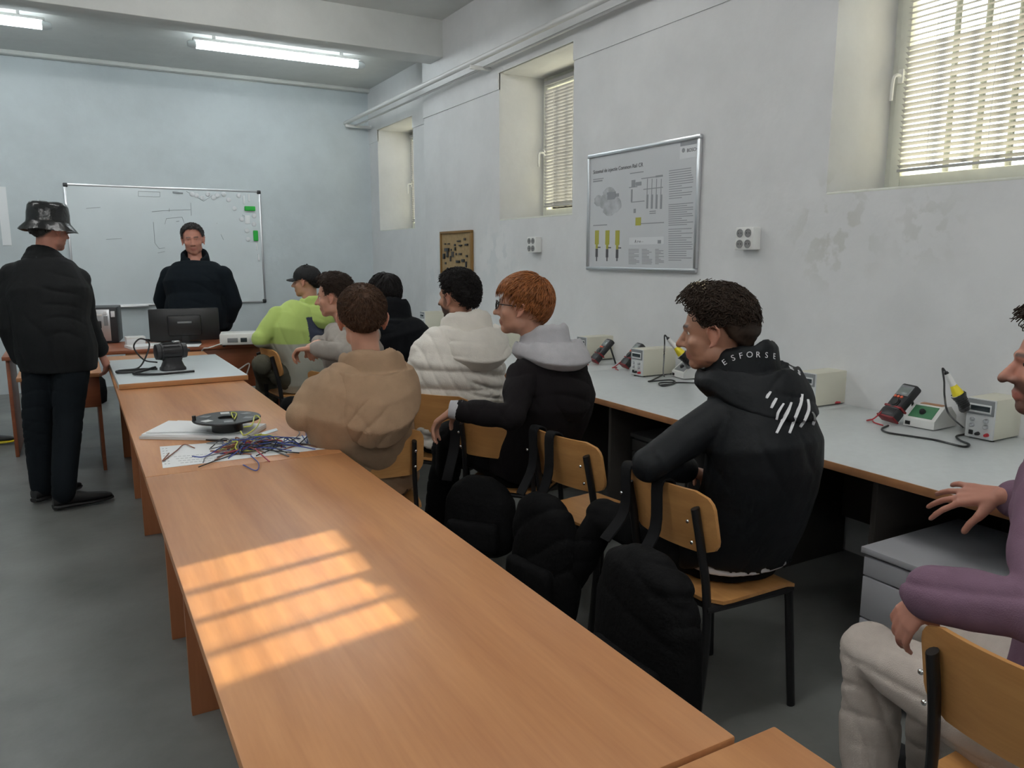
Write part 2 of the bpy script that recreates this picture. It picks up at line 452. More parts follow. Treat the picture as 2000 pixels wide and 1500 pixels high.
# painted pipe on brackets under the ceiling
pipe = empty('heating_pipe', (3.17, YB, 3.15), 0, 'pale painted pipe running under the ceiling along the window wall', 'pipe')
MB().tube([(0, 0, 0), (0, YF - YB, 0)], 0.024, 14).build('main_pipe', 'pipe_paint', pipe)
MB().tube([(0.105, -0.02, -0.035), (0.105, YF - YB, -0.035)], 0.011, 10).build('thin_pipe', 'pipe_paint', pipe)
for yb in (-0.10, -3.62, -7.1):
    x1 = 0.33 if yb > -2 else 0.19
    MB().box((-0.03, yb - 0.012, -0.06), (x1, yb + 0.012, -0.028), 0.003).build('bracket', 'pipe_paint', pipe)

# fluorescent lights
def tube_light(x0, x1, y, z, label, glow='tube_glow'):
    r = empty('fluorescent_light', ((x0 + x1) / 2, y, z), 0, label, 'ceiling light', 'fluorescent ceiling lights')
    L_ = (x1 - x0) / 2
    MB().box((-L_ + 0.05, -0.032, 0.035), (L_ - 0.05, 0.032, 0.062), 0.006).build('housing', 'white_plastic', r)
    MB().tube([(-L_ + 0.075, 0, 0), (L_ - 0.075, 0, 0)], 0.033, 14).build('glowing_tube', glow, r)
    for s in (-1, 1):
        MB().tube([(s * (L_ - 0.075), 0, 0), (s * (L_ - 0.03), 0, 0), (s * L_, 0, 0)], [0.036, 0.036, 0.024], 14).build('end_cap', 'frosted_end', r)
        MB().box((s * L_ * 0.72 - 0.012, -0.02, 0.06), (s * L_ * 0.72 + 0.012, 0.02, ZC - z)).build('hanger', 'pipe_paint', r)
    return r
tube_light(1.11, 2.83, 8.12, 3.45, 'long glowing fluorescent tube hanging behind the beam, fully in view', 'tube_glow_cool')
tube_light(-1.72, 0.02, 8.12, 3.45, 'glowing fluorescent tube cut off by the top left corner', 'tube_glow_cool')
for (x0, y) in ((0.45, 5.2), (-2.3, 5.2), (0.45, 1.3), (-2.3, 1.3), (0.45, -2.2), (-2.3, -2.2)):
    tube_light(x0, x0 + 1.72, y, 3.45, 'glowing fluorescent tube in a ceiling bay out of the picture')
cond = MB().tube([(0.02, 8.02, 3.56), (1.11, 8.02, 3.56)], 0.011, 8)
tag(cond.build('light_conduit', 'pipe_paint'), 'thin grey cable conduit joining the two ceiling lights', 'conduit')

# ------------------------------------------------------------------ furniture materials
wood_mat('table_laminate', (0.42, 0.175, 0.070), (0.58, 0.275, 0.115), 0.40, 'y', 1.0)
wood_mat('table_side', (0.33, 0.115, 0.045), (0.43, 0.16, 0.065), 0.4, 'z')
wood_mat('chair_ply', (0.50, 0.235, 0.075), (0.66, 0.34, 0.12), 0.35, 'x', 1.2)
wood_mat('desk_wood', (0.25, 0.07, 0.03), (0.36, 0.115, 0.05), 0.4, 'x')
mat('edge_tape', (0.50, 0.24, 0.10), 0.4)
mat('bench_grey', (0.60, 0.63, 0.635), 0.42, var=0.03, vscale=30)
mat('bench_edge', (0.42, 0.20, 0.09), 0.45, var=0.1, vscale=20)
mat('bench_dark', (0.055, 0.048, 0.042), 0.6, var=0.1)
mat('drawer_grey', (0.50, 0.50, 0.53), 0.45)
mat('black_paint', (0.012, 0.012, 0.013), 0.4)
mat('black_plastic', (0.014, 0.014, 0.015), 0.35)
mat('charcoal_plastic', (0.02, 0.02, 0.023), 0.42)
mat('paper', (0.80, 0.81, 0.82), 0.8)
mat('print_grey', (0.30, 0.31, 0.33), 0.8)
mat('print_dark', (0.10, 0.10, 0.11), 0.8)
mat('cream_case', (0.66, 0.64, 0.53), 0.45)
mat('device_front', (0.62, 0.63, 0.63), 0.45)
mat('device_grey', (0.22, 0.23, 0.24), 0.45)
mat('lcd', (0.20, 0.23, 0.22), 0.2)
mat('lcd_dark', (0.03, 0.04, 0.045), 0.15)
mat('meter_red', (0.22, 0.01, 0.015), 0.45)
mat('button_orange', (0.85, 0.16, 0.08), 0.4)
mat('green_panel', (0.07, 0.22, 0.11), 0.4)
mat('yellow_grip', (0.85, 0.70, 0.03), 0.4)
mat('red_rubber', (0.42, 0.02, 0.03), 0.4)
mat('green_felt', (0.02, 0.45, 0.05), 0.6)
mat('cork', (0.34, 0.235, 0.115), 0.8, var=0.15, vscale=25)
mat('cork_frame', (0.24, 0.13, 0.035), 0.5)
mat('poster_sheet', (0.60, 0.61, 0.63), 0.28, var=0.03, vscale=3)
mat('poster_mid', (0.44, 0.45, 0.47), 0.35, var=0.25, vscale=14)
mat('poster_light', (0.70, 0.71, 0.73), 0.35)
mat('poster_yellow', (0.42, 0.40, 0.06), 0.4)
mat('board_white', (0.68, 0.73, 0.75), 0.12, var=0.03, vscale=2.5)
mat('marker_faint', (0.22, 0.24, 0.26), 0.6)
mat('laminate_board', (0.58, 0.63, 0.65), 0.4)

# ------------------------------------------------------------------ long tables
def table(x0, x1, y0, y1, label, z=0.75, leg_y=(0.28, 0.28)):
    r = empty('long_table', ((x0 + x1) / 2, (y0 + y1) / 2, 0), 0, label, 'table', 'wood laminate tables in a row')
    hx, hy = (x1 - x0) / 2, (y1 - y0) / 2
    t = MB().box((-hx, -hy, z - 0.026), (hx, hy, z), 0.003).build('tabletop', 'table_laminate', r)
    for s, in_ in ((-1, leg_y[0]), (1, leg_y[1])):
        y = s * (hy - in_)
        MB().box((-hx + 0.065, y - 0.013, 0), (hx - 0.065, y + 0.013, z - 0.026), 0.002).build('leg_panel', 'table_side', r)
    MB().box((-0.012, -hy + leg_y[0], 0.38), (0.012, hy - leg_y[1], z - 0.026), 0.002).build('stretcher_panel', 'table_side', r)
    return r
TX0, TX1 = 0.16, 0.852
table(TX0, TX1, 0.787, 2.826, 'long orange wood table nearest the viewer, crossed by sunlight')
table(TX0, TX1, 2.830, 4.87, 'long wood table carrying the wire spool and papers', leg_y=(0.3, 0.43))
table(TX0, TX1, 4.874, 6.45, 'far wood table mostly covered by the grey board', leg_y=(0.3, 0.14))
table(TX0 + 0.06, TX1 + 0.075, -1.26, 0.776, 'wood table whose corner shows at the bottom edge', leg_y=(0.3, 0.3))
bd = empty('laminate_board', (0.515, 5.37, 0.752), R_(0.6), 'thick pale grey laminate board lying on the far table', 'board')
MB().box((-0.345, -0.57, 0.0), (0.355, 0.57, 0.03), 0.001).build('board_surface', 'laminate_board', bd)
MB().box((-0.346, -0.578, 0.0005), (0.356, -0.57, 0.0295), 0.001).build('edge_strip', 'edge_tape', bd)
BZ = 0.783

# ------------------------------------------------------------------ wall workbench
YSEG = [-0.75, 0.85, 2.45, 4.05, 5.65, 7.70]
names = ['grey topped workbench behind the viewer\'s right shoulder', 'grey workbench under the near window with multimeter and power supply',
         'grey workbench below the framed poster', 'grey workbench below the middle window', 'grey workbench end section beneath the cork board']
BX = 2.352
for i in range(5):
    y0, y1 = YSEG[i] + 0.001, YSEG[i + 1] - 0.001
    r = empty('workbench', ((BX + XW) / 2, (y0 + y1) / 2, 0), 0, names[i], 'workbench', 'grey workbenches along the wall')
    hx, hy = (XW - BX) / 2 - 0.004, (y1 - y0) / 2
    MB().box((-hx + 0.004, -hy, 0.725), (hx, hy, 0.755), 0.002).build('worktop', 'bench_grey', r)
    MB().box((-hx, -hy, 0.7245), (-hx + 0.0038, hy, 0.7545), 0.001).build('edge_strip', 'bench_edge', r)
    for yy in (-hy + 0.014, 0.0 if i != 1 else 0.02, hy - 0.014):
        MB().box((-hx + 0.09, yy - 0.011, 0), (hx - 0.02, yy + 0.011, 0.724), 0.002).build('support_panel', 'bench_dark', r)
    MB().box((hx - 0.06, -hy + 0.03, 0.2), (hx - 0.045, hy - 0.03, 0.724), 0.002).build('back_panel', 'bench_dark', r)

def pedestal(x, y, w, d, h, m, label):
    r = empty('drawer_pedestal', (x, y, 0), 0, label, 'drawers', 'drawer units under the workbench')
    MB().box((0.012, -w / 2, 0.03), (d, w / 2, h - 0.022), 0.003).build('body', m, r)
    MB().box((-0.012, -w / 2 - 0.006, h - 0.022), (d, w / 2 + 0.006, h), 0.003).build('top', m, r)
    hs = [0.07] + [0.15] * 3; z = h - 0.028
    for q, hh in enumerate(hs):
        hh = min(hh, z - 0.035)
        if hh < 0.03: break
        dr = MB().box((-0.006, -w / 2 + 0.004, z - hh), (0.012, w / 2 - 0.004, z - 0.005), 0.003).build('drawer', m, r)
        if q == 0:
            lk = MB(); lk.tube([(-0.03, 0.02, z - 0.035), (0.0, 0.02, z - 0.035)], 0.008, 10); lk.box((-0.055, 0.016, z - 0.045), (-0.028, 0.022, z - 0.024), 0.002)
            lk.build('key', 'dark_steel', dr)
        else:
            MB().tube(arc([(-0.006, -0.06, z - 0.05), (-0.03, -0.045, z - 0.05), (-0.03, 0.045, z - 0.05), (-0.006, 0.06, z - 0.05)], 12), 0.004, 6).build('handle', 'aluminium', dr)
        z -= hh
    for sx in (0.05, d - 0.05):
        for sy in (-w / 2 + 0.05, w / 2 - 0.05):
            MB().tube([(sx, sy, 0), (sx, sy, 0.035)], 0.018, 8).build('caster', 'black_plastic', r)
    return r
pedestal(2.255, 1.345, 0.43, 0.55, 0.53, 'drawer_grey', 'light grey drawer pedestal with a key beside the purple sweater')
mat('drawer_dark', (0.10, 0.10, 0.10), 0.5)
pedestal(2.55, 2.97, 0.43, 0.50, 0.56, 'drawer_dark', 'dark grey drawer pedestal under the bench below the poster')

# ------------------------------------------------------------------ chairs
def make_chair():
    r = empty('plywood_chair')
    # seat
    b = MB(); nx, ny = 11, 11; T = 0.0115; top = []; bot = []
    for j in range(ny):
        v = j / (ny - 1); y = -0.195 + 0.395 * v
        rc = 0.06; dd = min(v, 1 - v) * 0.395
        wdt = 0.20 - (rc - math.sqrt(max(0, rc * rc - (rc - dd) ** 2)) if dd < rc else 0)
        for i in range(nx):
            u = 2 * i / (nx - 1) - 1; x = u * wdt
            z = 0.452 - 0.010 * (1 - u * u) * (1 - abs(2 * v - 0.9)) - (0.035 * ((v - 0.78) / 0.22) ** 2 if v > 0.78 else 0)
            top.append((x, y, z)); bot.append((x, y, z - T))
    def slab(top, bot, nx, ny):
        n = nx * ny; f = []
        for j in range(ny - 1):
            for i in range(nx - 1):
                a = j * nx + i; f.append((a, a + 1, a + nx + 1, a + nx)); f.append((n + a, n + a + nx, n + a + nx + 1, n + a + 1))
        for i in range(nx - 1):
            f.append((i, n + i, n + i + 1, i + 1)); a = (ny - 1) * nx + i; f.append((a, a + 1, n + a + 1, n + a))
        for j in range(ny - 1):
            a = j * nx; f.append((a, a + nx, n + a + nx, n + a)); a = j * nx + nx - 1; f.append((a, n + a, n + a + nx, a + nx))
        return top + bot, f
    b.add(*slab(top, bot, nx, ny)); b.build('seat', 'chair_ply', r)
    # backrest, dished and with rounded corners
    nx, ny = 17, 13; fr = []; bk = []
    for j in range(ny):
        v = j / (ny - 1); h = 0.205; z = 0.600 + h * v; rc = 0.055; dd = min(v, 1 - v) * h
        wdt = 0.202 - (rc - math.sqrt(max(0, rc * rc - (rc - dd) ** 2)) if dd < rc else 0)
        for i in range(nx):
            u = 2 * i / (nx - 1) - 1; x = u * wdt; y = -0.225 - 0.045 * v + 0.040 * (x / 0.2) ** 2
            fr.append((x, y + T, z)); bk.append((x, y, z))
    b = MB(); b.add(*slab(bk, fr, nx, ny)); b.build('backrest', 'chair_ply', r)
    for s in (-1, 1):
        p = arc([(s * 0.185, -0.245, 0), (s * 0.178, -0.205, 0.30), (s * 0.168, -0.200, 0.47), (s * 0.160, -0.222, 0.62), (s * 0.158, -0.252, 0.755)], 20)
        MB().tube(p, 0.016, 10, flat=0.62).build('leg', 'black_paint', r)
        MB().tube([(s * 0.192, 0.185, 0), (s * 0.178, 0.155, 0.425)], 0.016, 10, flat=0.75).build('leg', 'black_paint', r)
        MB().tube(arc([(s * 0.170, -0.205, 0.425), (s * 0.176, -0.05, 0.422), (s * 0.178, 0.165, 0.418)], 8), 0.014, 8).build('side_rail', 'black_paint', r)
        for zz in (0.65, 0.72):
            MB().ball((s * 0.159, -0.262 - 0.02 * (zz - 0.65) / 0.07, zz), (0.006, 0.004, 0.006), nu=8, nv=6).build('bolt', 'chrome', r)
    MB().tube([(-0.178, 0.14, 0.418), (0.178, 0.14, 0.418)], 0.011, 8).build('cross_rail', 'black_paint', r)
    MB().tube([(-0.172, -0.18, 0.424), (0.172, -0.18, 0.424)], 0.011, 8).build('cross_rail', 'black_paint', r)
    return r
chair0 = make_chair()
CH = [('A', 1.81, 1.80, 90, 'plywood chair of the pupil in the black printed jacket, bag strap over backrest'),
      ('B', 1.85, 2.49, 82, 'empty plywood chair with two black bag straps over its backrest'),
      ('C', 1.76, 3.08, 51, 'plywood chair under the red haired pupil\'s arm'),
      ('D', 1.74, 3.66, 56, 'plywood chair behind the white puffer jacket'),
      ('E', 1.06, 3.12, 14, 'plywood chair of the pupil in the tan hoodie beside the table'),
      ('F', 1.47, 5.98, 84, 'far plywood chair under the pupil in the green hoodie'),
      ('G', 1.50, 4.62, 60, 'plywood chair under the curly haired pupil in grey'),
      ('H', 1.62, 0.63, 90, 'plywood chair at the right edge under the purple sweater'),
      ('J', 2.02, 5.05, 30, 'plywood chair under the pupil hunched in black')]
CHAIR = {}
for i, (k, x, y, az, lab) in enumerate(CH):
    c = chair0 if i == 0 else copy_tree(chair0)
    c.location = (x, y, 0); c.rotation_euler = (0, 0, -R_(az)); tag(c, lab, 'chair', 'plywood classroom chairs'); CHAIR[k] = c

# ------------------------------------------------------------------ wall things
def socket(y, z, label, x=XW):
    r = empty('wall_socket', (x, y, z), 0, label, 'socket', 'four way surface sockets')
    d = 0.062; w = 0.135; h = 0.125
    MB().box((-d, -w / 2, -h / 2), (-0.001, w / 2, h / 2), 0.006).build('housing', 'white_plastic', r)
    for sy in (-0.03, 0.03):
        for sz in (-0.03, 0.03):
            M = Matrix.Translation((-d, sy, sz)) @ Matrix.Rotation(-math.pi / 2, 4, 'Y')
            o = MB().lathe([(0.0215, 0.001), (0.0235, 0.002), (0.0235, 0.0045), (0.0205, 0.005), (0.0195, 0.0025), (0.0015, 0.0022)], M, 18).build('outlet', 'socket_grey', r)
            b = MB()
            for e in (-1, 1): b.lathe([(0.0028, 0.002), (0.0028, 0.004)], M @ Matrix.Translation((0.0, e * 0.0095, 0)), 8)
            b.build('pin_holes', 'hole_black', o)
    return r
s1 = atx(1461, 466, XW - 0.03); socket(s1.y, s1.z, 'white four way wall socket right of the framed poster')
s2 = atx(1044, 478, XW - 0.03); socket(s2.y, s2.z, 'white four way wall socket left of the framed poster')

# framed poster: local x runs along the wall towards the viewer, local y is up
PY0, PY1, PZ0, PZ1 = 3.59, 4.758, 1.39, 2.215
pw, ph = PY1 - PY0, PZ1 - PZ0
post = empty('framed_poster', (XW - 0.002, (PY0 + PY1) / 2, PZ0), 0, 'aluminium framed technical poster of an injection system on the wall', 'poster')
PM = Matrix.Translation((0, pw / 2, 0)) @ Matrix(((0, 0, -1, 0), (-1, 0, 0, 0), (0, 1, 0, 0), (0, 0, 0, 1)))
def pp(cx, cy):
    q = atx(1120 + cx / 5, 240 + cy / 5, XW - 0.015); return (PY1 - q.y, q.z - PZ0)
MB().box((0.012, 0.012, 0), (pw - 0.012, ph - 0.012, 0.010), 0, PM).build('poster_sheet', 'poster_sheet', post)
fr = MB()
for a, b in (((0, 0), (pw, 0.026)), ((0, ph - 0.026), (pw, ph)), ((0, 0.026), (0.026, ph - 0.026)), ((pw - 0.026, 0.026), (pw, ph - 0.026))):
    fr.box((a[0], a[1], 0), (b[0], b[1], 0.024), 0.006, PM)
fr.build('frame', 'aluminium', post)
def pbox(b, cx0, cy0, cx1, cy1, z=0.0108):
    u0, v0 = pp(cx0, cy0); u1, v1 = pp(cx1, cy1); v = (v0 + v1) / 2
    b.box((min(u0, u1), min(v0, v1), 0.0099), (max(u0, u1), max(v0, v1) + 1e-4, z), 0, PM)
def pline(b, cx0, cy0, cx1, th=0.004, z=0.0109):
    """level printed bar from crop x0 to x1 starting at height of (cx0, cy0)"""
    u0, v0 = pp(cx0, cy0); u1, _ = pp(cx1, cy0)
    b.box((u0, v0 - th / 2, 0.0100), (u1, v0 + th / 2, z), 0, PM)
b = MB(); u, v = pp(190, 500)
text_mesh('Sistemul de injectie Common Rail CR', 0.037, 'poster_title', 'print_dark', post, PM @ Matrix.Translation((u, v, 0.0112)), 0.0003)
u, v = pp(1100, 268)
lg = text_mesh('BOSCH', 0.030, 'poster_logo', 'print_dark', post, PM @ Matrix.Translation((u + 0.006, v - 0.012, 0.0120)), 0.0003)
b = MB(); pbox(b, 1040, 200, 1207, 330, 0.0112); b.build('logo_field', 'poster_light', post)
b = MB(); u0, v0 = pp(1043, 208); u1, _ = pp(1205, 180)
b.box((u0, v0 - 0.014, 0.011), (u1, v0 + 0.008, 0.0118), 0, PM)
b.build('logo_bar', 'print_grey', post)
b = MB(); u, v = pp(1072, 268); b.lathe([(0.0135, 0.0112), (0.0135, 0.0120)], PM @ Matrix.Translation((u, v, 0)), 16); b.build('logo_ring', 'print_grey', post)
b = MB()                                                     # columns of small text
for (x0, x1, y0, y1, n) in ((930, 1165, 470, 740, 13), (925, 1165, 800, 1000, 11), (925, 1160, 1040, 1340, 15)):
    for q in range(n):
        cy = y0 + (y1 - y0) * q / (n - 1)
        e = x1 - rnd.choice([0, 0, 10, 20, 60, 110])
        pline(b, x0, cy, e, 0.0045)
for (x0, x1) in ((535, 640), (665, 765), (795, 880)):
    for q in range(11): pline(b, x0, 1235 + q * 14, x1 - rnd.choice([0, 5, 30, 50]), 0.004)
pline(b, 190, 575, 280, 0.009); pline(b, 190, 555, 290, 0.006); pline(b, 550, 495, 680, 0.006); pline(b, 190, 1003, 325, 0.007)
b.build('printed_text_lines', 'print_grey', post)['kind'] = 'stuff'
b = MB()                                                     # engine picture
for (cx, cy, rx, ry) in ((345, 700, 0.075, 0.052), (300, 770, 0.07, 0.05), (400, 800, 0.075, 0.055), (350, 840, 0.08, 0.05), (240, 760, 0.05, 0.04)):
    u, v = pp(cx, cy)
    b.prism([(u + rx * math.cos(k * math.pi / 8) * (1 + 0.1 * math.sin(3 * k)), v + ry * math.sin(k * math.pi / 8)) for k in range(16)], 0.0100, 0.0108 + 0.0001 * (cx % 7), PM)
b.build('engine_print', 'poster_mid', post)
b = MB()
for (a0, b0, a1, b1) in ((325, 680, 410, 692), (330, 700, 400, 745), (410, 690, 440, 720)): pbox(b, a0, b0, a1, b1, 0.0116)
for q in range(5): pbox(b, 330 + 17 * q, 690, 340 + 17 * q, 735, 0.0119)
b.build('engine_block_print', 'print_grey', post)
b = MB()                                                     # hydraulic diagram
for x in (720, 765, 810, 855):
    u, v = pp(x, 545); u2, v2 = pp(x, 800); b.box((u - 0.003, v2, 0.0100), (u + 0.003, v, 0.0110), 0, PM)
    u, v = pp(x, 700); b.box((u - 0.009, v - 0.09, 0.0100), (u + 0.009, v, 0.0112), 0, PM)
for (x0, y, x1) in ((540, 632, 620), (680, 650, 870), (660, 545, 870), (560, 775, 690), (650, 985, 880), (570, 600, 660), (740, 865, 800), (740, 885, 800)): pline(b, x0, y, x1, 0.006)
for (x0, y0, x1, y1) in ((565, 560, 600, 625), (605, 580, 660, 610), (585, 840, 605, 880), (560, 650, 572, 770), (800, 515, 868, 525), (820, 1145, 852, 1178)): pbox(b, x0, y0, x1, y1)
b.build('diagram_print', 'print_grey', post)
b = MB()
u, v = pp(540, 1190); u2, v2 = pp(880, 1110); b.box((u, v, 0.0100), (u2, v2, 0.0106), 0, PM); b.build('legend_field', 'poster_light', post)
b = MB(); u, v = pp(595, 1172)
text_mesh('A r-v- -', 0.03, 'legend_symbols', 'print_dark', post, PM @ Matrix.Translation((u, v, 0.0112)), 0.0003)
b = MB(); pbox(b, 605, 925, 655, 1000, 0.0115)
b.build('sensor_print', 'poster_yellow', post)
for cx in (228, 330, 428):                                   # three injectors
    u, v = pp(cx, 1050); _, v2 = pp(cx, 1350)
    b = MB(); b.box((u - 0.024, v - 0.10, 0.0100), (u + 0.024, v, 0.0112), 0, PM); b.box((u - 0.013, v - 0.13, 0.0100), (u + 0.013, v - 0.10, 0.0113), 0, PM)
    o = b.build('injector_print', 'poster_yellow', post)
    b = MB(); b.box((u - 0.014, v - 0.19, 0.0100), (u + 0.014, v - 0.131, 0.0114), 0, PM); b.box((u - 0.006, v2, 0.0100), (u + 0.006, v - 0.19, 0.0113), 0, PM); b.box((u + 0.014, v - 0.125, 0.0100), (u + 0.045, v - 0.117, 0.0115), 0, PM)
    b.build('nozzle_print', 'print_dark', o)

# cork display board
c0, c1 = atx(862, 455, XW - 0.01), atx(924, 545, XW - 0.01)
cy0, cy1, cz0, cz1 = c1.y, c0.y, 1.25, 1.735
ck = empty('cork_board', (XW - 0.002, cy0, cz0), 0, 'small cork board with wooden frame and dark components on it', 'board')
cw, chh = cy1 - cy0, cz1 - cz0
CM = Matrix.Translation((0, cw, 0)) @ Matrix(((0, 0, -1, 0), (-1, 0, 0, 0), (0, 1, 0, 0), (0, 0, 0, 1)))
MB().box((0.01, 0.01, 0), (cw - 0.01, chh - 0.01, 0.012), 0, CM).build('cork_panel', 'cork', ck)
fr = MB()
for a, b in (((0, 0), (cw, 0.022)), ((0, chh - 0.022), (cw, chh)), ((0, 0.022), (0.02, chh - 0.022)), ((cw - 0.03, 0.022), (cw, chh - 0.022))):
    fr.box((a[0], a[1], 0), (b[0], b[1], 0.03), 0.004, CM)
fr.build('frame', 'cork_frame', ck)
for (fx_, fy_, w_, h_) in ((.10, .74, .05, .01), (.22, .74, .06, .01), (.55, .80, .10, .012), (.78, .83, .05, .02), (.45, .69, .04, .02), (.62, .69, .08, .012), (.82, .70, .08, .015),
                           (.12, .56, .13, .03), (.32, .57, .03, .02), (.47, .58, .03, .03), (.50, .46, .03, .02), (.62, .47, .07, .015), (.06, .36, .05, .05), (.18, .41, .05, .05), (.34, .41, .08, .05),
                           (.30, .30, .03, .05), (.52, .27, .10, .02), (.70, .29, .08, .025), (.85, .41, .04, .02), (.10, .22, .05, .02), (.18, .08, .03, .02), (.60, .05, .08, .04), (.82, .16, .04, .05)):
    x_ = 0.02 + fx_ * (cw - 0.05); y_ = 0.07 + fy_ * (chh - 0.1)
    MB().box((x_, y_, 0.011), (x_ + w_ * cw * 1.1, y_ + h_ * 1.1, 0.011 + 0.012 * rnd.uniform(.6, 1.3)), 0.002, CM).build('component', rnd.choice(['black_plastic', 'charcoal_plastic', 'bench_dark']), ck)

# whiteboard
wb = empty('whiteboard', (1.03, YB - 0.002, 0.91), 0, 'large aluminium framed whiteboard with faint drawings behind the teacher', 'whiteboard')
WX0, WX1, WZ0, WZ1 = -0.01, 2.075, 0.915, 2.272
ww, wh = WX1 - WX0, WZ1 - WZ0
WM = Matrix.Translation((WX0 - 1.03, 0, WZ0 - 0.91)) @ Matrix(((1, 0, 0, 0), (0, 0, -1, 0), (0, 1, 0, 0), (0, 0, 0, 1)))
MB().box((0.01, 0.01, 0), (ww - 0.01, wh - 0.01, 0.014), 0, WM).build('writing_surface', 'board_white', wb, smooth=False)
fr = MB()
for a, b in (((0, 0), (ww, 0.024)), ((0, wh - 0.024), (ww, wh)), ((0, 0.024), (0.024, wh - 0.024)), ((ww - 0.024, 0.024), (ww, wh - 0.024))):
    fr.box((a[0], a[1], 0), (b[0], b[1], 0.022), 0.005, WM)
fr.build('frame', 'aluminium', wb)
for a in ((0, 0), (ww - 0.04, 0), (0, wh - 0.04), (ww - 0.04, wh - 0.04)):
    MB().box((a[0] - 0.003, a[1] - 0.003, 0), (a[0] + 0.043, a[1] + 0.043, 0.027), 0.01, WM).build('corner_cap', 'charcoal_plastic', wb)
MB().box((0.25, -0.012, 0), (0.75, 0.012, 0.07), 0.006, WM).build('pen_tray', 'aluminium', wb)
def wp(cx, cy):
    q = aty(cx * 0.28, 340 + cy * 0.28, YB - 0.016); return (q.x - WX0, q.z - WZ0)
strokes = [[(965, 120), (1115, 125), (1115, 158), (965, 155), (965, 120)], [(1060, 262), (1140, 255), (1330, 248)], [(1070, 335), (1080, 480), (1110, 520), (1150, 515)],
           [(1150, 350), (1160, 310), (1270, 300), (1285, 340)], [(1230, 330), (1250, 328)], [(600, 240), (700, 232)], [(740, 455), (850, 450)], [(1100, 550), (1150, 540)],
           [(1540, 420), (1560, 460)], [(1510, 345), (1516, 342)], [(1180, 240), (1180, 262)], [(1330, 200), (1335, 290)], [(1300, 120), (1420, 190), (1480, 150)], [(1690, 285), (1720, 300)]]
sk = MB()
for st in strokes:
    P = [WM @ Vector((*wp(*p), 0.0145)) for p in st]
    for a, b in zip(P[:-1], P[1:]): sk.tube([a, b], 0.0042, 5, flat=0.4)
sk.build('marker_drawing', 'marker_faint', wb)
def stuck(name, cx, cy, w_, h_, d_, m, label, cat, group=None, rot=0.0):
    u, v = wp(cx, cy)
    M = WM @ Matrix.Translation((u, v, 0.0142)) @ Matrix.Rotation(rot, 4, 'Z')
    c = Vector((1.03, YB - 0.002, 0.91)) + (M @ Vector((0, 0, 0)))
    b = MB().box((-w_ / 2, -h_ / 2, 0), (w_ / 2, h_ / 2, d_), min(w_, h_) * 0.15, M)
    o = b.build(name, m, None); o.location = (1.03, YB - 0.002, 0.91)
    return tag(o, label, cat, group)
stuck('magnetic_eraser', 1742, 241, 0.125, 0.055, 0.03, 'green_felt', 'green magnetic eraser lying flat near the whiteboard corner', 'eraser', 'green magnetic erasers')
stuck('magnetic_eraser', 1782, 430, 0.055, 0.125, 0.03, 'green_felt', 'green magnetic eraser hanging upright on the whiteboard edge', 'eraser', 'green magnetic erasers')
def magnet(cx, cy, label, r=0.027):
    u, v = wp(cx, cy)
    o = MB().lathe([(r, 0), (r, 0.008), (r * 0.75, 0.011), (r * 0.2, 0.0112)], WM @ Matrix.Translation((u, v, 0.0142)), 16).build('round_magnet', 'poster_light', None)
    o.location = (1.03, YB - 0.002, 0.91); tag(o, label, 'magnet', 'pale round magnets')
for (cx, cy) in ((1340, 140), (1370, 150), (1410, 165), (1450, 140), (1490, 165), (1515, 150), (1560, 140), (1595, 180), (1665, 150)): magnet(cx, cy, 'pale round magnet in the row along the whiteboard top')
for (cx, cy, l) in ((1635, 240, 'pale round magnet left of the flat green eraser'), (1685, 315, 'pale magnet left of the small paper frame on whiteboard'), (1772, 292, 'pale magnet right above the small paper on whiteboard'),
                    (1772, 350, 'pale magnet right below the small paper on whiteboard'), (1722, 395, 'pale magnet left above the upright green eraser'), (1730, 455, 'pale magnet left below the upright green eraser')): magnet(cx, cy, l)
stuck('marker_pen', 1240, 130, 0.11, 0.016, 0.014, 'print_grey', 'grey marker clipped along the whiteboard top edge', 'marker', rot=-0.05)
stuck('marker_pen', 1700, 180, 0.018, 0.10, 0.014, 'paper', 'white marker standing upright above the flat green eraser', 'marker')
stuck('marker_pen', 1735, 165, 0.018, 0.09, 0.014, 'paper', 'white marker at the far top right of the whiteboard', 'marker')
stuck('marker_pen', 1790, 505, 0.016, 0.09, 0.014, 'paper', 'white marker under the upright green eraser', 'marker')
stuck('marker_pen', 1803, 580, 0.016, 0.08, 0.014, 'paper', 'lowest white marker on the whiteboard right edge', 'marker')
stuck('magnet_frame', 1726, 318, 0.06, 0.10, 0.006, 'paper', 'small white paper card held on the whiteboard', 'card')
q = aty(7, 420, YB - 0.01)
tag(MB().box((-0.62 + q.x - q.x, YB - 0.006, 1.60), (q.x + 0.045, YB - 0.002, 2.21)).build('wall_chart', 'paper'), 'white paper sheet on the back wall at the left edge', 'paper')

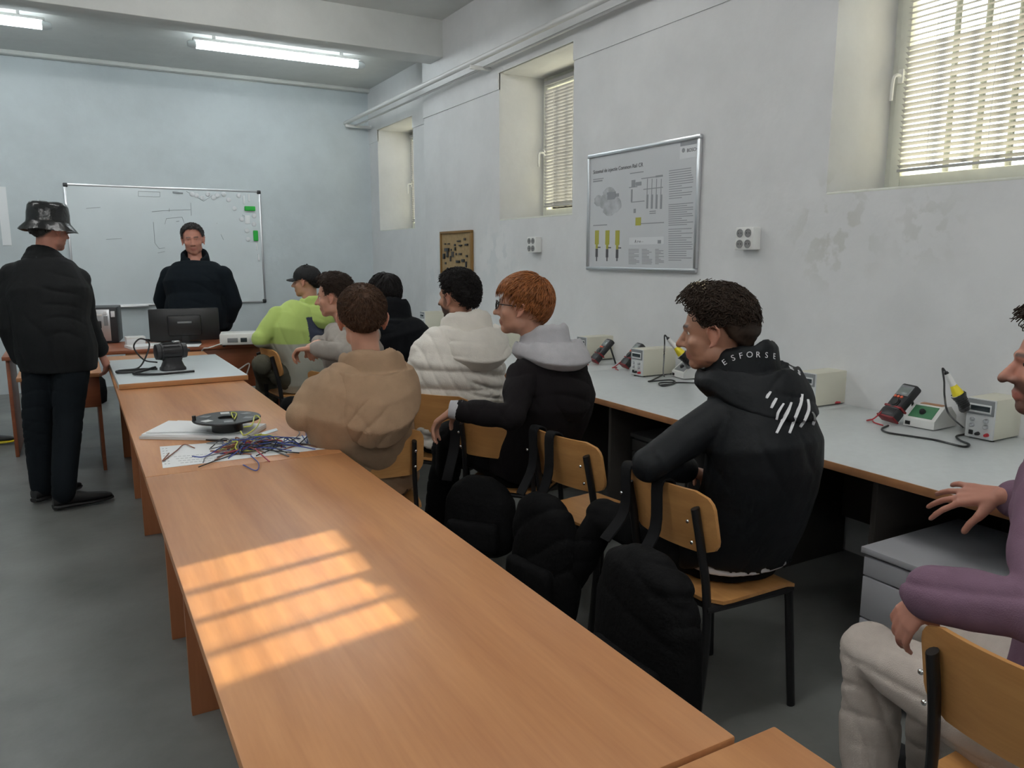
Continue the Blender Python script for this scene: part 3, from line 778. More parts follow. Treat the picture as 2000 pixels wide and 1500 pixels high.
# ------------------------------------------------------------------ teacher's desk and what is on it
DZ = 0.765; DY = 6.66
dk = empty('teacher_desk', (0.55, DY, 0), 0, 'reddish brown teacher desk with a front panel', 'desk')
MB().box((-1.05, 0, DZ - 0.028), (0.98, 0.72, DZ), 0.003).build('desk_top', 'desk_wood', dk)
MB().box((-0.24, 0.03, 0.40), (0.95, 0.05, DZ - 0.028), 0.002).build('front_panel', 'desk_wood', dk)
MB().box((-0.24, 0.012, 0.66), (0.20, 0.03, DZ - 0.028), 0.002).build('apron', 'table_laminate', dk)
for x in (-1.02, 0.93): MB().box((x - 0.012, 0.05, 0), (x + 0.012, 0.69, DZ - 0.028), 0.002).build('side_panel', 'desk_wood', dk)
sdk = empty('side_table', (-0.12, 6.28, 0), 0, 'low reddish side table in front of the desk beside the standing man', 'table')
MB().box((-0.26, -0.33, 0.672), (0.24, 0.33, 0.70), 0.003).build('tabletop', 'table_laminate', sdk)
MB().box((-0.24, -0.31, 0.46), (0.22, -0.29, 0.672), 0.002).build('front_panel', 'desk_wood', sdk)
for x in (-0.24, 0.20):
    MB().box((x, -0.30, 0), (x + 0.022, 0.31, 0.672), 0.002).build('side_panel', 'desk_wood', sdk)
# monitor, back to the viewer
m0 = at(362, 655, 6.45); m0.z = DZ
mo = empty('monitor', m0, R_(-6), 'black computer monitor seen from behind on the desk', 'monitor')
MB().box((-0.27, -0.02, 0.025), (0.27, 0.018, 0.295), 0.008).build('screen_panel', 'black_plastic', mo)
bk = MB().box((-0.13, -0.055, 0.07), (0.13, -0.018, 0.24), 0.015).build('back_cover', 'black_plastic', mo)
MB().box((-0.055, -0.058, 0.175), (0.055, -0.054, 0.190), 0.002).build('maker_plate', 'device_grey', bk)
MB().box((-0.03, -0.03, 0.0), (0.03, 0.0, 0.08), 0.004).build('neck', 'black_plastic', mo)
MB().box((-0.12, -0.07, 0.0), (0.12, 0.09, 0.012), 0.005).build('foot', 'black_plastic', mo)
# projector
p0 = at(470, 650, 6.35); p0.z = DZ
pj = empty('projector', p0, R_(-12), 'white projector on the right end of the desk', 'projector')
MB().box((-0.16, -0.12, 0.012), (0.17, 0.12, 0.105), 0.012).build('case', 'white_plastic', pj)
for (a, b_, m_) in ((-0.10, -0.02, 'device_grey'), (0.0, 0.05, 'lcd_dark'), (0.07, 0.14, 'device_front')):
    MB().box((a, -0.124, 0.035), (b_, -0.119, 0.070), 0.001).build('port_panel', m_, pj)
MB().tube([(-0.09, 0.12, 0.06), (-0.09, 0.15, 0.06)], 0.032, 16).build('lens', 'lcd_dark', pj)
for sx in (-0.13, 0.14):
    for sy in (-0.09, 0.09): MB().tube([(sx, sy, 0), (sx, sy, 0.015)], 0.012, 8).build('foot', 'black_plastic', pj)
cb = MB().tube(arc([p0 + Vector((-0.16, -0.08, 0.03)), p0 + Vector((-0.24, -0.12, 0.012)), p0 + Vector((-0.28, -0.135, 0.004)), (p0.x - 0.30, DY - 0.012, DZ - 0.03), (p0.x - 0.33, DY - 0.02, 0.60), (p0.x - 0.2, DY - 0.02, 0.45), (p0.x - 0.02, DY - 0.015, 0.56), (p0.x + 0.06, DY - 0.015, 0.60), (p0.x + 0.03, DY - 0.015, 0.50)], 60), 0.006, 6)
tag(cb.build('projector_cable', 'white_plastic'), 'white cable hanging from the projector down the desk front', 'cable')
# computer tower, rear side to the viewer
t0 = at(196, 664, 6.45); t0.z = DZ
pc = empty('computer_tower', t0, R_(-8), 'black computer tower with grey connectors on the desk left end', 'computer')
MB().box((-0.14, 0.0, 0.004), (0.14, 0.36, 0.30), 0.006).build('case', 'charcoal_plastic', pc)
MB().box((-0.13, -0.006, 0.02), (0.085, 0.002, 0.285), 0.002).build('rear_panel', 'aluminium', pc)
for (a, z_, w_, h_, m_) in ((-0.10, 0.22, 0.07, 0.05, 'device_grey'), (-0.02, 0.23, 0.05, 0.02, 'white_plastic'), (0.04, 0.24, 0.025, 0.03, 'paper'), (-0.10, 0.13, 0.12, 0.06, 'black_plastic'), (0.04, 0.15, 0.03, 0.08, 'device_grey'), (-0.11, 0.04, 0.13, 0.06, 'device_grey'), (0.095, 0.22, 0.03, 0.05, 'paper')):
    MB().box((a, -0.016, z_), (a + w_, -0.004, z_ + h_), 0.002).build('connector_block', m_, pc)
def sheet(name, pts, z, m, label, th=0.0012, cat='paper', group=None):
    b = MB(); b.prism([(p.x, p.y) for p in pts], z, z + th); return tag(b.build(name, m, None, smooth=False), label, cat, group)
def quad(cx, cy, w_, d_, a):
    c, s = math.cos(a), math.sin(a)
    return [Vector((cx + c * x - s * y, cy + s * x + c * y, 0)) for x, y in ((-w_ / 2, -d_ / 2), (w_ / 2, -d_ / 2), (w_ / 2, d_ / 2), (-w_ / 2, d_ / 2))]
d1 = atz(268, 672, DZ)
sheet('paper_stack', quad(d1.x + 0.06, DY + 0.15, 0.30, 0.21, 0.2), DZ + 0.0005, 'paper', 'stack of white papers on the desk left of the monitor', 0.02)
sheet('paper_sheet', quad(d1.x + 0.30, DY + 0.12, 0.30, 0.20, -0.25), DZ + 0.0005, 'paper', 'white paper sheet in front of the monitor', 0.004)
nb = empty('paper_box', (d1.x - 0.02, DY + 0.32, DZ), R_(5), 'small white box behind the papers on the desk', 'box')
MB().box((-0.07, -0.05, 0.0), (0.07, 0.05, 0.075), 0.003).build('carton', 'paper', nb)
MB().box((-0.071, -0.051, 0.06), (0.071, 0.051, 0.077), 0.003).build('lid', 'white_plastic', nb)
kb = MB().tube(arc([(d1.x - 0.06, DY + 0.42, DZ + 0.012), (d1.x + 0.05, DY + 0.45, DZ + 0.03), (d1.x + 0.2, DY + 0.43, DZ + 0.012), (d1.x + 0.33, DY + 0.4, DZ + 0.012)], 24), 0.012, 6)
tag(kb.build('black_cable', 'black_plastic'), 'black cable bundle lying on the desk behind the papers', 'cable')

# black bag on the floor by the side table
q = atz(182, 792, 0.0)
def lump(name, rows, m, parent, n=20, power=2.6, origin=None):
    """loft of rounded-rectangle sections: rows of (cx, cy, z, rx, ry)"""
    rings = []
    for (cx, cy, z, rx, ry) in rows:
        rg = []
        for k in range(n):
            a = 2 * math.pi * k / n; c, s = math.cos(a), math.sin(a)
            rg.append(Vector((cx + rx * math.copysign(abs(c) ** (2 / power), c), cy + ry * math.copysign(abs(s) ** (2 / power), s), z)))
        rings.append(rg)
    return MB().rings(rings).build(name, m, parent, angle=60)
mat('bag_black', (0.0045, 0.0045, 0.005), 0.85, spec=0.2, var=0.2, bump=0.3, bscale=60)
mat('strap_black', (0.007, 0.007, 0.008), 0.85, spec=0.25)
fb = empty('black_bag', (q.x, q.y + 0.1, 0), 0, 'black bag on the floor beside the standing man\'s legs', 'bag')
lump('bag_body', [(0, 0, 0.0, 0.09, 0.06), (0, 0, 0.02, 0.13, 0.09), (0, 0, 0.12, 0.14, 0.10), (0.01, 0, 0.24, 0.12, 0.08), (0.01, 0, 0.30, 0.07, 0.04)], 'bag_black', fb)
MB().tube(arc([(-0.06, 0, 0.27), (-0.04, 0, 0.36), (0.05, 0, 0.37), (0.08, 0, 0.27)], 16), 0.010, 6).build('handle', 'strap_black', fb)

# ------------------------------------------------------------------ motor on the board
g = atz(338, 722, BZ)
mt = empty('electric_motor', (g.x, g.y, BZ), R_(10), 'black electric motor with a squat base on the grey board', 'motor'); mt.scale = (0.84, 0.84, 0.82)
lump('base', [(0, 0, 0, 0.088, 0.07), (0, 0, 0.018, 0.088, 0.07), (0, 0, 0.03, 0.078, 0.06), (0, 0, 0.07, 0.062, 0.055), (0, 0, 0.10, 0.07, 0.06)], 'charcoal_plastic', mt, power=4)
XM = Matrix.Translation((0, 0, 0.145)) @ Matrix.Rotation(math.pi / 2, 4, 'Y')
MB().lathe([(0.05, -0.085), (0.064, -0.083), (0.066, -0.02), (0.066, 0.06), (0.062, 0.063), (0.05, 0.065)], XM, 28).build('housing', 'charcoal_plastic', mt)
for k in range(14):
    a = 2 * math.pi * k / 14
    MB().box((-0.07, -0.002, 0.064), (0.045, 0.002, 0.072), 0, Matrix.Translation((0, 0, 0.145)) @ Matrix.Rotation(a, 4, 'X')).build('cooling_fin', 'charcoal_plastic', mt)
MB().lathe([(0.045, -0.118), (0.058, -0.114), (0.062, -0.086), (0.05, -0.084)], XM, 24).build('fan_cover', 'charcoal_plastic', mt)
MB().lathe([(0.05, 0.066), (0.060, 0.067), (0.056, 0.10), (0.03, 0.108), (0.012, 0.109), (0.012, 0.13), (0.002, 0.13)], XM, 24).build('end_bell', 'charcoal_plastic', mt)
MB().box((0.01, -0.02, 0.207), (0.06, 0.02, 0.222), 0.004).build('rating_plate', 'aluminium', mt)
mc = [(-0.09, 0.0, 0.012), (-0.20, 0.03, 0.012), (-0.31, 0.02, 0.011), (-0.30, -0.06, 0.011), (-0.18, -0.05, 0.011), (-0.10, 0.02, 0.02), (-0.20, -0.09, 0.011), (-0.23, -0.16, 0.011), (-0.12, -0.23, 0.011), (0.02, -0.215, 0.011), (0.10, -0.20, 0.010)]
tag(MB().tube([Vector(p) + Vector((g.x, g.y, BZ)) for p in arc(mc, 70)], 0.008, 7).build('motor_cable', 'black_plastic'), 'black motor cable looped on the grey board', 'cable')
mc = [(-0.085, 0.02, 0.05), (-0.16, 0.03, 0.07), (-0.21, 0.05, 0.15), (-0.17, 0.06, 0.20), (-0.12, 0.06, 0.16), (-0.18, 0.05, 0.03), (-0.26, 0.06, 0.008)]
tag(MB().tube([Vector(p) + Vector((g.x, g.y, BZ)) for p in arc(mc, 40)], 0.005, 6).build('motor_lead', 'black_plastic'), 'thin black lead rising in a loop beside the motor', 'cable')

# ------------------------------------------------------------------ spool, papers and loose wires
TZ = 0.75
g = atz(450, 855, TZ)
sp = empty('wire_spool', (g.x, g.y + 0.06, TZ), R_(8), 'black plastic wire spool lying on the second table', 'spool')
SR = 0.135
MB().lathe([(0.04, 0.0), (0.115, 0.0), (0.115, 0.006), (0.062, 0.008), (0.062, 0.066), (0.04, 0.066)], None, 32).build('drum', 'black_plastic', sp)
def ring_plate(z0, z1):
    b = MB(); n = 48
    prof = [(0.036, z0), (SR, z0), (SR + 0.002, (z0 + z1) / 2), (SR, z1), (0.036, z1)]
    rings = [[Vector((r * math.cos(2 * math.pi * k / n), r * math.sin(2 * math.pi * k / n), z)) for k in range(n)] for r, z in prof]
    rings.append(rings[0]); b.rings(rings, cap=False); return b
ring_plate(0.068, 0.076).build('flange', 'black_plastic', sp)
for k in range(6):
    a = k * math.pi / 3 + 0.3
    MB().box((0.075, -0.018, 0.0755), (0.112, 0.018, 0.0775), 0.004, Matrix.Rotation(a, 4, 'Z')).build('slot', 'device_front' if k in (3, 1) else 'device_grey', sp)
MB().tube([(-0.125, 0.02, 0.07), (-0.127, 0.02, 0.095)], 0.008, 8).build('peg', 'black_plastic', sp)
cs = [atz(*p, TZ) for p in ((312, 873), (622, 850), (647, 876), (318, 915))]
sheet('printed_sheet', cs, TZ + 0.0006, 'paper', 'long white printed sheet lying under the tangled wires', 0.001)
b = MB(); O = cs[0]; ex = (cs[1] - cs[0]); ey = (cs[3] - cs[0])
for q in range(7):
    for k in range(2):
        p = O + ex * (0.012 + 0.02 * k) + ey * (0.12 + 0.12 * q); b.box((p.x, p.y - 0.003, TZ + 0.0016), (p.x + 0.006, p.y + 0.003, TZ + 0.0019))
for q in range(4):
    for k in range(9):
        p = O + ex * (0.07 + 0.025 * k + 0.01 * q) + ey * (0.55 + 0.1 * q); b.box((p.x, p.y - 0.002, TZ + 0.0016), (p.x + 0.011, p.y + 0.002, TZ + 0.0019))
b.build('print_marks', 'print_grey', None)['kind'] = 'stuff'
pm = bpy.data.objects['print_marks']; pm.parent = bpy.data.objects['printed_sheet']
bn = empty('grey_binder', (0, 0, 0), 0, 'flat grey plastic folder under the folded paper beside the spool', 'folder')
cs = [atz(*p, TZ) for p in ((272, 858), (330, 830), (520, 836), (480, 862))]
b = MB(); b.prism([(p.x, p.y) for p in cs], TZ + 0.001, TZ + 0.012); b.build('cover', 'device_front', bn, smooth=False)
b = MB(); b.prism([(p.x, p.y) for p in [cs[0] + Vector((0.01, 0.004, 0)), cs[1], cs[2], cs[3] + Vector((-0.01, 0.004, 0))]], TZ + 0.012, TZ + 0.020); b.build('page_block', 'paper', bn, smooth=False)
cs = [atz(*p, TZ + 0.022) for p in ((285, 846), (348, 822), (404, 824), (404, 843))]
sheet('folded_paper', cs, TZ + 0.0215, 'paper', 'folded white paper lying on the grey folder', 0.003)
rc = [atz(*p, TZ + 0.02) for p in ((455, 862), (540, 838), (543, 842), (460, 868))]
sheet('steel_ruler', rc, TZ + 0.022, 'aluminium', 'pale metal ruler across the wires beside the spool', 0.002, 'ruler')
WCOL = {'blue': (0.03, 0.06, 0.30), 'black': (0.012, 0.012, 0.014), 'grey': (0.20, 0.20, 0.21), 'yellow green': (0.50, 0.52, 0.06), 'brown': (0.25, 0.09, 0.05), 'red': (0.35, 0.03, 0.06)}
for k, v in WCOL.items(): mat('wire_' + k, v, 0.4)
wr_ = random.Random(11)
wc = atz(497, 876, TZ)
nW = {'blue': 9, 'black': 8, 'grey': 6, 'yellow green': 4, 'brown': 4, 'red': 2}
for colr, n in nW.items():
    for k in range(n):
        a = wr_.uniform(-0.6, 0.6) + (0 if wr_.random() < 0.7 else 1.5); L0 = wr_.uniform(0.14, 0.34)
        ox, oy = wr_.gauss(0.0, 0.045), wr_.gauss(0, 0.035) + (-0.03 if colr == 'blue' else 0.02 if colr == 'yellow green' else 0)
        pts = []; m_ = 6
        for j in range(m_):
            t = j / (m_ - 1) - 0.5
            mid = 1 - abs(2 * t) ** 2
            pts.append(Vector((wc.x + ox + math.cos(a) * L0 * t + wr_.gauss(0, 0.030), wc.y + oy + math.sin(a) * L0 * t + wr_.gauss(0, 0.030), TZ + 0.004 + mid * wr_.uniform(0.0, 0.045))))
        o = MB().tube(arc(pts, 40), 0.0021 if colr in ('black', 'blue') else 0.0026, 6).build('loose_wire', 'wire_' + colr)
        tag(o, 'loose %s wire in the tangle on the second table' % colr, 'wire', 'tangled %s wires' % colr)
for (pts, colr, lab) in (([(330, 885), (318, 900), (345, 880), (360, 868), (380, 875)], 'brown', 'brown wire loop sticking out left over the printed sheet'),
                         ([(388, 912), (420, 900), (450, 890), (480, 880)], 'black', 'black wire reaching out to the lower left of the tangle'),
                         ([(590, 850), (600, 865), (595, 835), (588, 828)], 'blue', 'blue wire end at the table edge near the tan hoodie'),
                         ([(475, 908), (500, 919), (505, 905), (490, 890)], 'blue', 'blue wire loop hanging nearest to the viewer'),
                         ([(545, 880), (590, 868), (612, 872), (620, 874)], 'brown', 'thin brown wire reaching right across the printed sheet'),
                         ([(540, 868), (570, 860), (585, 846), (578, 838)], 'grey', 'thin grey wire bending up towards the tan hoodie')):
    P = [atz(x, y, TZ + 0.006) for x, y in pts]
    tag(MB().tube(arc(P, 24), 0.0022, 6).build('loose_wire', 'wire_' + colr), lab, 'wire', 'wire ends around the tangle')
for (pts, lab) in (([(455, 815), (452, 806), (462, 808), (458, 818)], 'short yellow wire end poking from the spool top'), ([(470, 842), (478, 850), (500, 835), (508, 818), (498, 812), (492, 830), (476, 834)], 'yellow wire wound through the spool rim')):
    P = [atz(x, y, TZ + 0.083) for x, y in pts]
    tag(MB().tube(arc(P, 24), 0.0028, 6).build('loose_wire', 'wire_yellow green'), lab, 'wire', 'yellow wires on the spool')

# ------------------------------------------------------------------ instruments on the bench
WZ = 0.756
def psu(p, rz, label):
    r = empty('bench_power_supply', (p.x, p.y, WZ), rz, label, 'power supply', 'cream bench power supplies')   # front faces -x
    w, h, d = 0.115, 0.170, 0.26
    MB().box((0, -w, 0.006), (d, 0, h), 0.004).build('case', 'cream_case', r)
    MB().box((-0.006, -w + 0.001, 0.006), (0.004, -0.001, h - 0.001), 0.003).build('front_panel', 'device_front', r)
    dp = MB().box((-0.010, -w + 0.004, h - 0.066), (-0.004, -0.004, h - 0.004), 0.002).build('display_bezel', 'device_grey', r)
    MB().box((-0.0115, -w + 0.014, h - 0.058), (-0.009, -0.014, h - 0.022), 0.001).build('display_frame', 'device_front', dp)
    MB().box((-0.0125, -w + 0.019, h - 0.050), (-0.010, -0.019, h - 0.029), 0.001).build('display_window', 'lcd_dark', dp)
    for yy in (-0.03, -w + 0.03):
        for zz in (0.058, 0.083):
            MB().lathe([(0.0085, 0), (0.0085, 0.012), (0.006, 0.015), (0.001, 0.015)], Matrix.Translation((-0.006, yy, zz)) @ Matrix.Rotation(-math.pi / 2, 4, 'Y'), 12).build('knob', 'aluminium', r)
    MB().box((-0.010, -0.035, 0.018), (-0.004, -0.018, 0.036), 0.002).build('power_switch', 'black_plastic', r)
    for yy, m_ in ((-0.056, 'black_plastic'), (-0.092, 'red_rubber')):
        MB().lathe([(0.008, 0), (0.008, 0.008), (0.006, 0.018), (0.001, 0.018)], Matrix.Translation((-0.006, yy, 0.026)) @ Matrix.Rotation(-math.pi / 2, 4, 'Y'), 12).build('terminal', m_, r)
    for sx in (0.02, d - 0.02):
        for sy in (-0.015, -w + 0.015): MB().tube([(sx, sy, 0), (sx, sy, 0.008)], 0.008, 8).build('foot', 'black_plastic', r)
    return r
def meter(p, rz, label, tilt=R_(48)):
    r = empty('multimeter', (p.x, p.y, WZ), rz, label, 'multimeter', 'red and charcoal multimeters')       # screen faces -x and up
    M = Matrix.Rotation(-(math.pi / 2 - tilt), 4, 'Y') @ Matrix(((0, 0, -1, 0), (-1, 0, 0, 0), (0, 1, 0, 0), (0, 0, 0, 1)))
    M = Matrix.Rotation(math.pi / 2 - tilt, 4, 'Y') @ Matrix(((0, 0, -1, 0), (-1, 0, 0, 0), (0, 1, 0, 0), (0, 0, 0, 1)))
    M = Matrix.Translation((0.012, 0, 0.026)) @ M
    W, Hh, D = 0.046, 0.185, 0.04
    def rr(w, y0, y1, z0, z1, name, m, par, tap=0.0):
        b = MB(); b.box((-w, y0, z0), (w, y1, z1), 0.011, None)
        b.v = [tuple(M @ Vector(((x * (1 + tap * (y - y0) / (y1 - y0))), y, z))) for x, y, z in b.v]
        return b.build(name, m, par)
    rr(W * 0.92, 0, Hh, -D / 2, D / 2, 'body', 'charcoal_plastic', r, 0.08)
    rr(W + 0.003, -0.004, 0.050, -D / 2 - 0.004, D / 2 + 0.002, 'holster', 'charcoal_plastic', r)
    rr(W + 0.0042, 0.050, 0.062, -D / 2 - 0.005, D / 2 + 0.003, 'holster_rim', 'meter_red', r)
    rr(W + 0.0042, -0.006, 0.004, -D / 2 - 0.005, D / 2 + 0.003, 'holster_foot', 'meter_red', r)
    rr(W * 0.8, 0.005, 0.045, D / 2 - 0.004, D / 2 + 0.0035, 'jack_panel', 'charcoal_plastic', r)
    sc = rr(W * 0.80, 0.118, 0.172, D / 2 - 0.002, D / 2 + 0.002, 'display_bezel', 'device_grey', r)
    MB().box((-W * 0.66, 0.124, D / 2), (W * 0.66, 0.160, D / 2 + 0.003), 0.001, M).build('display', 'lcd', sc)
    for q in range(3):
        MB().lathe([(0.0065, 0), (0.0065, 0.004), (0.003, 0.006)], M @ Matrix.Translation((-0.026 + 0.019 * q, 0.108, D / 2)), 10).build('button', 'button_orange', r)
    MB().lathe([(0.024, 0), (0.024, 0.003), (0.020, 0.004), (0.018, 0.010), (0.001, 0.010)], M @ Matrix.Translation((0, 0.076, D / 2)), 20).build('dial', 'black_plastic', r)
    MB().box((-0.02, 0.05, -D / 2 - 0.006), (0.02, 0.16, -D / 2), 0.002, M).build('stand_hinge', 'black_plastic', r)
    top = M @ Vector((0, 0.15, -D / 2)); 
    MB().tube([top, (top.x + 0.045, 0, -0.0)], 0.006, 6).build('stand', 'black_plastic', r)
    ld = MB().tube(arc([M @ Vector((-0.03, 0.02, D / 2)), Vector((-0.035, 0.03, 0.02)), Vector((-0.045, 0.06, 0.006)), Vector((-0.005, 0.075, 0.005)), Vector((-0.04, 0.02, 0.005)), Vector((-0.045, -0.04, 0.005))], 40), 0.0032, 6)
    ld.build('test_lead', 'red_rubber', r)
    return r
def solder(p, rz, label, dark=False):
    r = empty('soldering_station', (p.x, p.y, WZ), rz, label, 'soldering station', 'white soldering stations')
    w, d = 0.135, 0.175
    prof = [(0, 0.004), (0.0, 0.038), (0.075, 0.094), (0.125, 0.094), (d, 0.05), (d, 0.004)]
    b = MB(); b.rings([[Vector((x, 0, z)) for x, z in prof], [Vector((x, -w, z)) for x, z in prof]]); b.build('case', 'white_plastic', r, angle=20)
    A = frame_M((0.0, 0, 0.038), (0, -1, 0), (0.075, 0, 0.056))
    pn = MB().box((0.012, 0.012, -0.001), (w - 0.018, 0.085, 0.002), 0.001, A).build('control_panel', 'green_panel' if not dark else 'device_grey', r)
    MB().lathe([(0.014, 0.0), (0.013, 0.008), (0.010, 0.014), (0.001, 0.015)], A @ Matrix.Translation((0.062, 0.045, 0.001)), 16).build('knob', 'black_plastic', pn)
    MB().box((-0.003, -0.030, 0.010), (0.001, -0.008, 0.026), 0.001).build('switch', 'black_plastic', r)
    MB().box((0.085, -w + 0.02, 0.093), (0.120, -0.02, 0.097), 0.001).build('sponge_tray', 'bench_edge', r)
    return r
def iron(base, tip, top, label, lead_to):
    """base on the bench; the iron runs from the holder mouth (tip) up to the cord end (top)"""
    r = empty('soldering_iron_stand', (base.x, base.y, WZ), 0, label, 'soldering iron', 'soldering irons in holders')
    inv = Matrix.Translation(-Vector((base.x, base.y, WZ))); o = inv @ Vector(tip); e = inv @ Vector(top); d = (e - o).normalized(); Ln = (e - o).length
    MB().box((-0.045, -0.032, 0), (0.045, 0.032, 0.016), 0.004).build('base', 'black_plastic', r)
    MB().tube([Vector((0, 0, 0.012)), o - d * 0.02], [0.016, 0.020], 10).build('post', 'charcoal_plastic', r)
    pts = [o - d * 0.04 + d * (0.06 * k / 60) + Matrix.Rotation(k * 0.75, 3, d) @ d.orthogonal().normalized() * (0.016 + 0.008 * k / 60) for k in range(61)]
    MB().tube(pts, 0.0026, 5).build('coil_holder', 'black_plastic', r)
    MB().tube([o - d * 0.05, o, o + d * Ln * 0.12], [0.012, 0.022, 0.027], 14).build('funnel', 'black_plastic', r)
    g = MB().tube([o + d * Ln * t for t in (0.14, 0.20, 0.38, 0.50)], [0.021, 0.020, 0.015, 0.0115], 14).build('grip', 'yellow_grip', r)
    MB().tube([o + d * Ln * t for t in (0.10, 0.145)], [0.024, 0.023], 14).build('grip_ring', 'white_plastic', g)
    MB().tube([o + d * Ln * t for t in (0.49, 0.92)], [0.012, 0.010], 12).build('handle', 'white_plastic', r)
    MB().tube([o + d * Ln * 0.91, e], [0.0095, 0.006], 10).build('strain_relief', 'black_plastic', r)
    P = [e - d * 0.004, e + d * 0.012 + Vector((0, 0.006, 0.0))] + [inv @ q for q in lead_to]
    MB().tube(arc(P, 50), 0.0036, 6).build('cord', 'black_plastic', r)
    return r
bp = lambda x, y: atz(x, y, WZ)
psu(bp(1884, 853), 0, 'cream power supply nearest, beside the face of the purple sweater pupil')
solder(bp(1764, 831), R_(3), 'white soldering station with green panel on the near bench')
meter(bp(1728, 828), R_(-14), 'multimeter with red holster left of the green soldering station')
w0 = lambda x, y, z=0.004: atz(x, y, WZ + z)
iron(bp(1880, 808), at(1876, 778, 2.86), at(1847, 726, 2.86), 'yellow gripped soldering iron upright behind the near power supply', [at(1844, 745, 2.84), at(1845, 775, 2.80), at(1853, 808, 2.75), w0(1880, 834), w0(1890, 845)])
pcord = MB().tube(arc([w0(1735, 831), w0(1722, 838), w0(1735, 845), w0(1780, 852), w0(1830, 860), w0(1880, 872), w0(1893, 868), w0(1875, 860), w0(1868, 852), w0(1884, 848)], 60), 0.0042, 6)
tag(pcord.build('mains_cord', 'black_plastic'), 'black mains cord snaking in front of the green soldering station', 'cord')
psu(bp(1233, 732), 0, 'cream power supply in the middle of the bench, right of two multimeters')
meter(bp(1215, 722), R_(-14), 'multimeter leaning directly left of the middle power supply')
meter(bp(1157, 712), R_(-14), 'multimeter closest to the red haired pupil\'s back')
solder(bp(1312, 735), R_(-10), 'grey panelled soldering station beside the printed jacket pupil\'s face', True)
iron(bp(1345, 722), at(1336, 697, 3.62), at(1303, 659, 3.62), 'yellow gripped soldering iron in front of the curly haired pupil\'s nose', [at(1298, 672, 3.62), at(1297, 700, 3.6), w0(1297, 735), w0(1318, 748), w0(1290, 752)])
pcord = MB().tube(arc([w0(1238, 733), w0(1270, 733), w0(1300, 728), w0(1275, 742), w0(1268, 745), w0(1310, 742), w0(1318, 748), w0(1295, 754), w0(1288, 748), w0(1320, 747), w0(1370, 748)], 60), 0.004, 6)
tag(pcord.build('mains_cord', 'black_plastic'), 'black cord coiled beside the grey soldering station', 'cord')
psu(bp(1128, 702), 0, 'cream power supply half hidden behind the dark hooded jacket')
psu(bp(1560, 795) + Vector((0.05, 0.06, 0)), 0, 'cream power supply behind the printed black jacket')
psu(bp(972, 688), 0, 'cream power supply seen between the white and black jackets')
psu(bp(822, 640), 0, 'farthest cream power supply beside the hunched black figure')
for (px, py, rz) in ((1607, 783, 0.4), (1622, 791, -0.2)):
    p = bp(px, py); r = empty('test_clip', (p.x, p.y, WZ), rz, 'red insulated test clip %s behind the printed jacket' % ('with its jaw open' if px < 1610 else 'lying flat'), 'clip', 'red test clips')
    MB().tube([(0, 0, 0.012), (0.03, 0, 0.012), (0.055, 0, 0.010)], [0.006, 0.012, 0.008], 8, 0.7).build('red_sleeve', 'red_rubber', r)
    MB().tube([(0.0, 0, 0.012), (-0.03, 0.004, 0.02 if px < 1610 else 0.012)], [0.005, 0.002], 6).build('jaw', 'dark_steel', r)
    MB().tube(arc([(0.0, 0, 0.01), (-0.04, 0.02, 0.004), (-0.10, 0.015, 0.004)], 10), 0.003, 5).build('lead', 'black_plastic', r)

# ------------------------------------------------------------------ people: tools
def vnoise(P, seed=0):
    """smooth value noise on an (n,3) array, 0..1"""
    Pi = np.floor(P).astype(np.int64); Fr = P - Pi; Fr = Fr * Fr * (3 - 2 * Fr)
    def h(ix, iy, iz):
        n = (ix * 374761393 + iy * 668265263 + iz * 2147483647 + seed * 974634777) & 0xFFFFFFFF
        n = ((n ^ (n >> 13)) * 1274126177) & 0xFFFFFFFF
        return ((n ^ (n >> 16)) & 0xFFFF) / 65535.0
    out = 0
    for dx in (0, 1):
        for dy in (0, 1):
            for dz in (0, 1):
                wt = (Fr[:, 0] if dx else 1 - Fr[:, 0]) * (Fr[:, 1] if dy else 1 - Fr[:, 1]) * (Fr[:, 2] if dz else 1 - Fr[:, 2])
                out = out + wt * h(Pi[:, 0] + dx, Pi[:, 1] + dy, Pi[:, 2] + dz)
    return out
def coords(me):
    a = np.empty(len(me.vertices) * 3); me.vertices.foreach_get('co', a); return a.reshape(-1, 3)
def normals(me):
    a = np.empty(len(me.vertices) * 3); me.vertex_normals.foreach_get('vector', a); return a.reshape(-1, 3)
def set_coords(me, P): me.vertices.foreach_set('co', P.ravel()); me.update()
def set_tint(me, C3):
    at_ = me.color_attributes.new('tint', 'FLOAT_COLOR', 'POINT')
    a = np.ones((len(C3), 4)); a[:, :3] = C3; at_.data.foreach_set('color', a.ravel())
def fuse(mb, voxel, it=4, fac=0.5):
    """union of closed shapes into one smooth surface"""
    me = bpy.data.meshes.new('tmp'); me.from_pydata(mb.v, [], mb.f); me.update()
    bm = bmesh.new(); bm.from_mesh(me); bmesh.ops.recalc_face_normals(bm, faces=bm.faces[:]); bm.to_mesh(me); bm.free()
    o = bpy.data.objects.new('tmp', me); COL.objects.link(o)
    m = o.modifiers.new('r', 'REMESH'); m.mode = 'VOXEL'; m.voxel_size = voxel; m.adaptivity = 0
    s = o.modifiers.new('s', 'SMOOTH'); s.iterations = it; s.factor = fac
    out = bpy.data.meshes.new_from_object(o.evaluated_get(bpy.context.evaluated_depsgraph_get()))
    bpy.data.objects.remove(o, do_unlink=True); bpy.data.meshes.remove(me)
    return out
def cap(mb, pts, rad, n=14):
    """limb: tapered tube through the points with balls at the joints"""
    pts = [Vector(p) for p in pts]
    mb.tube(pts, rad, n)
    for p, r in zip(pts, rad): mb.ball(p, r, nu=14, nv=8)
def lerp(a, b, t): return Vector(a) * (1 - t) + Vector(b) * t
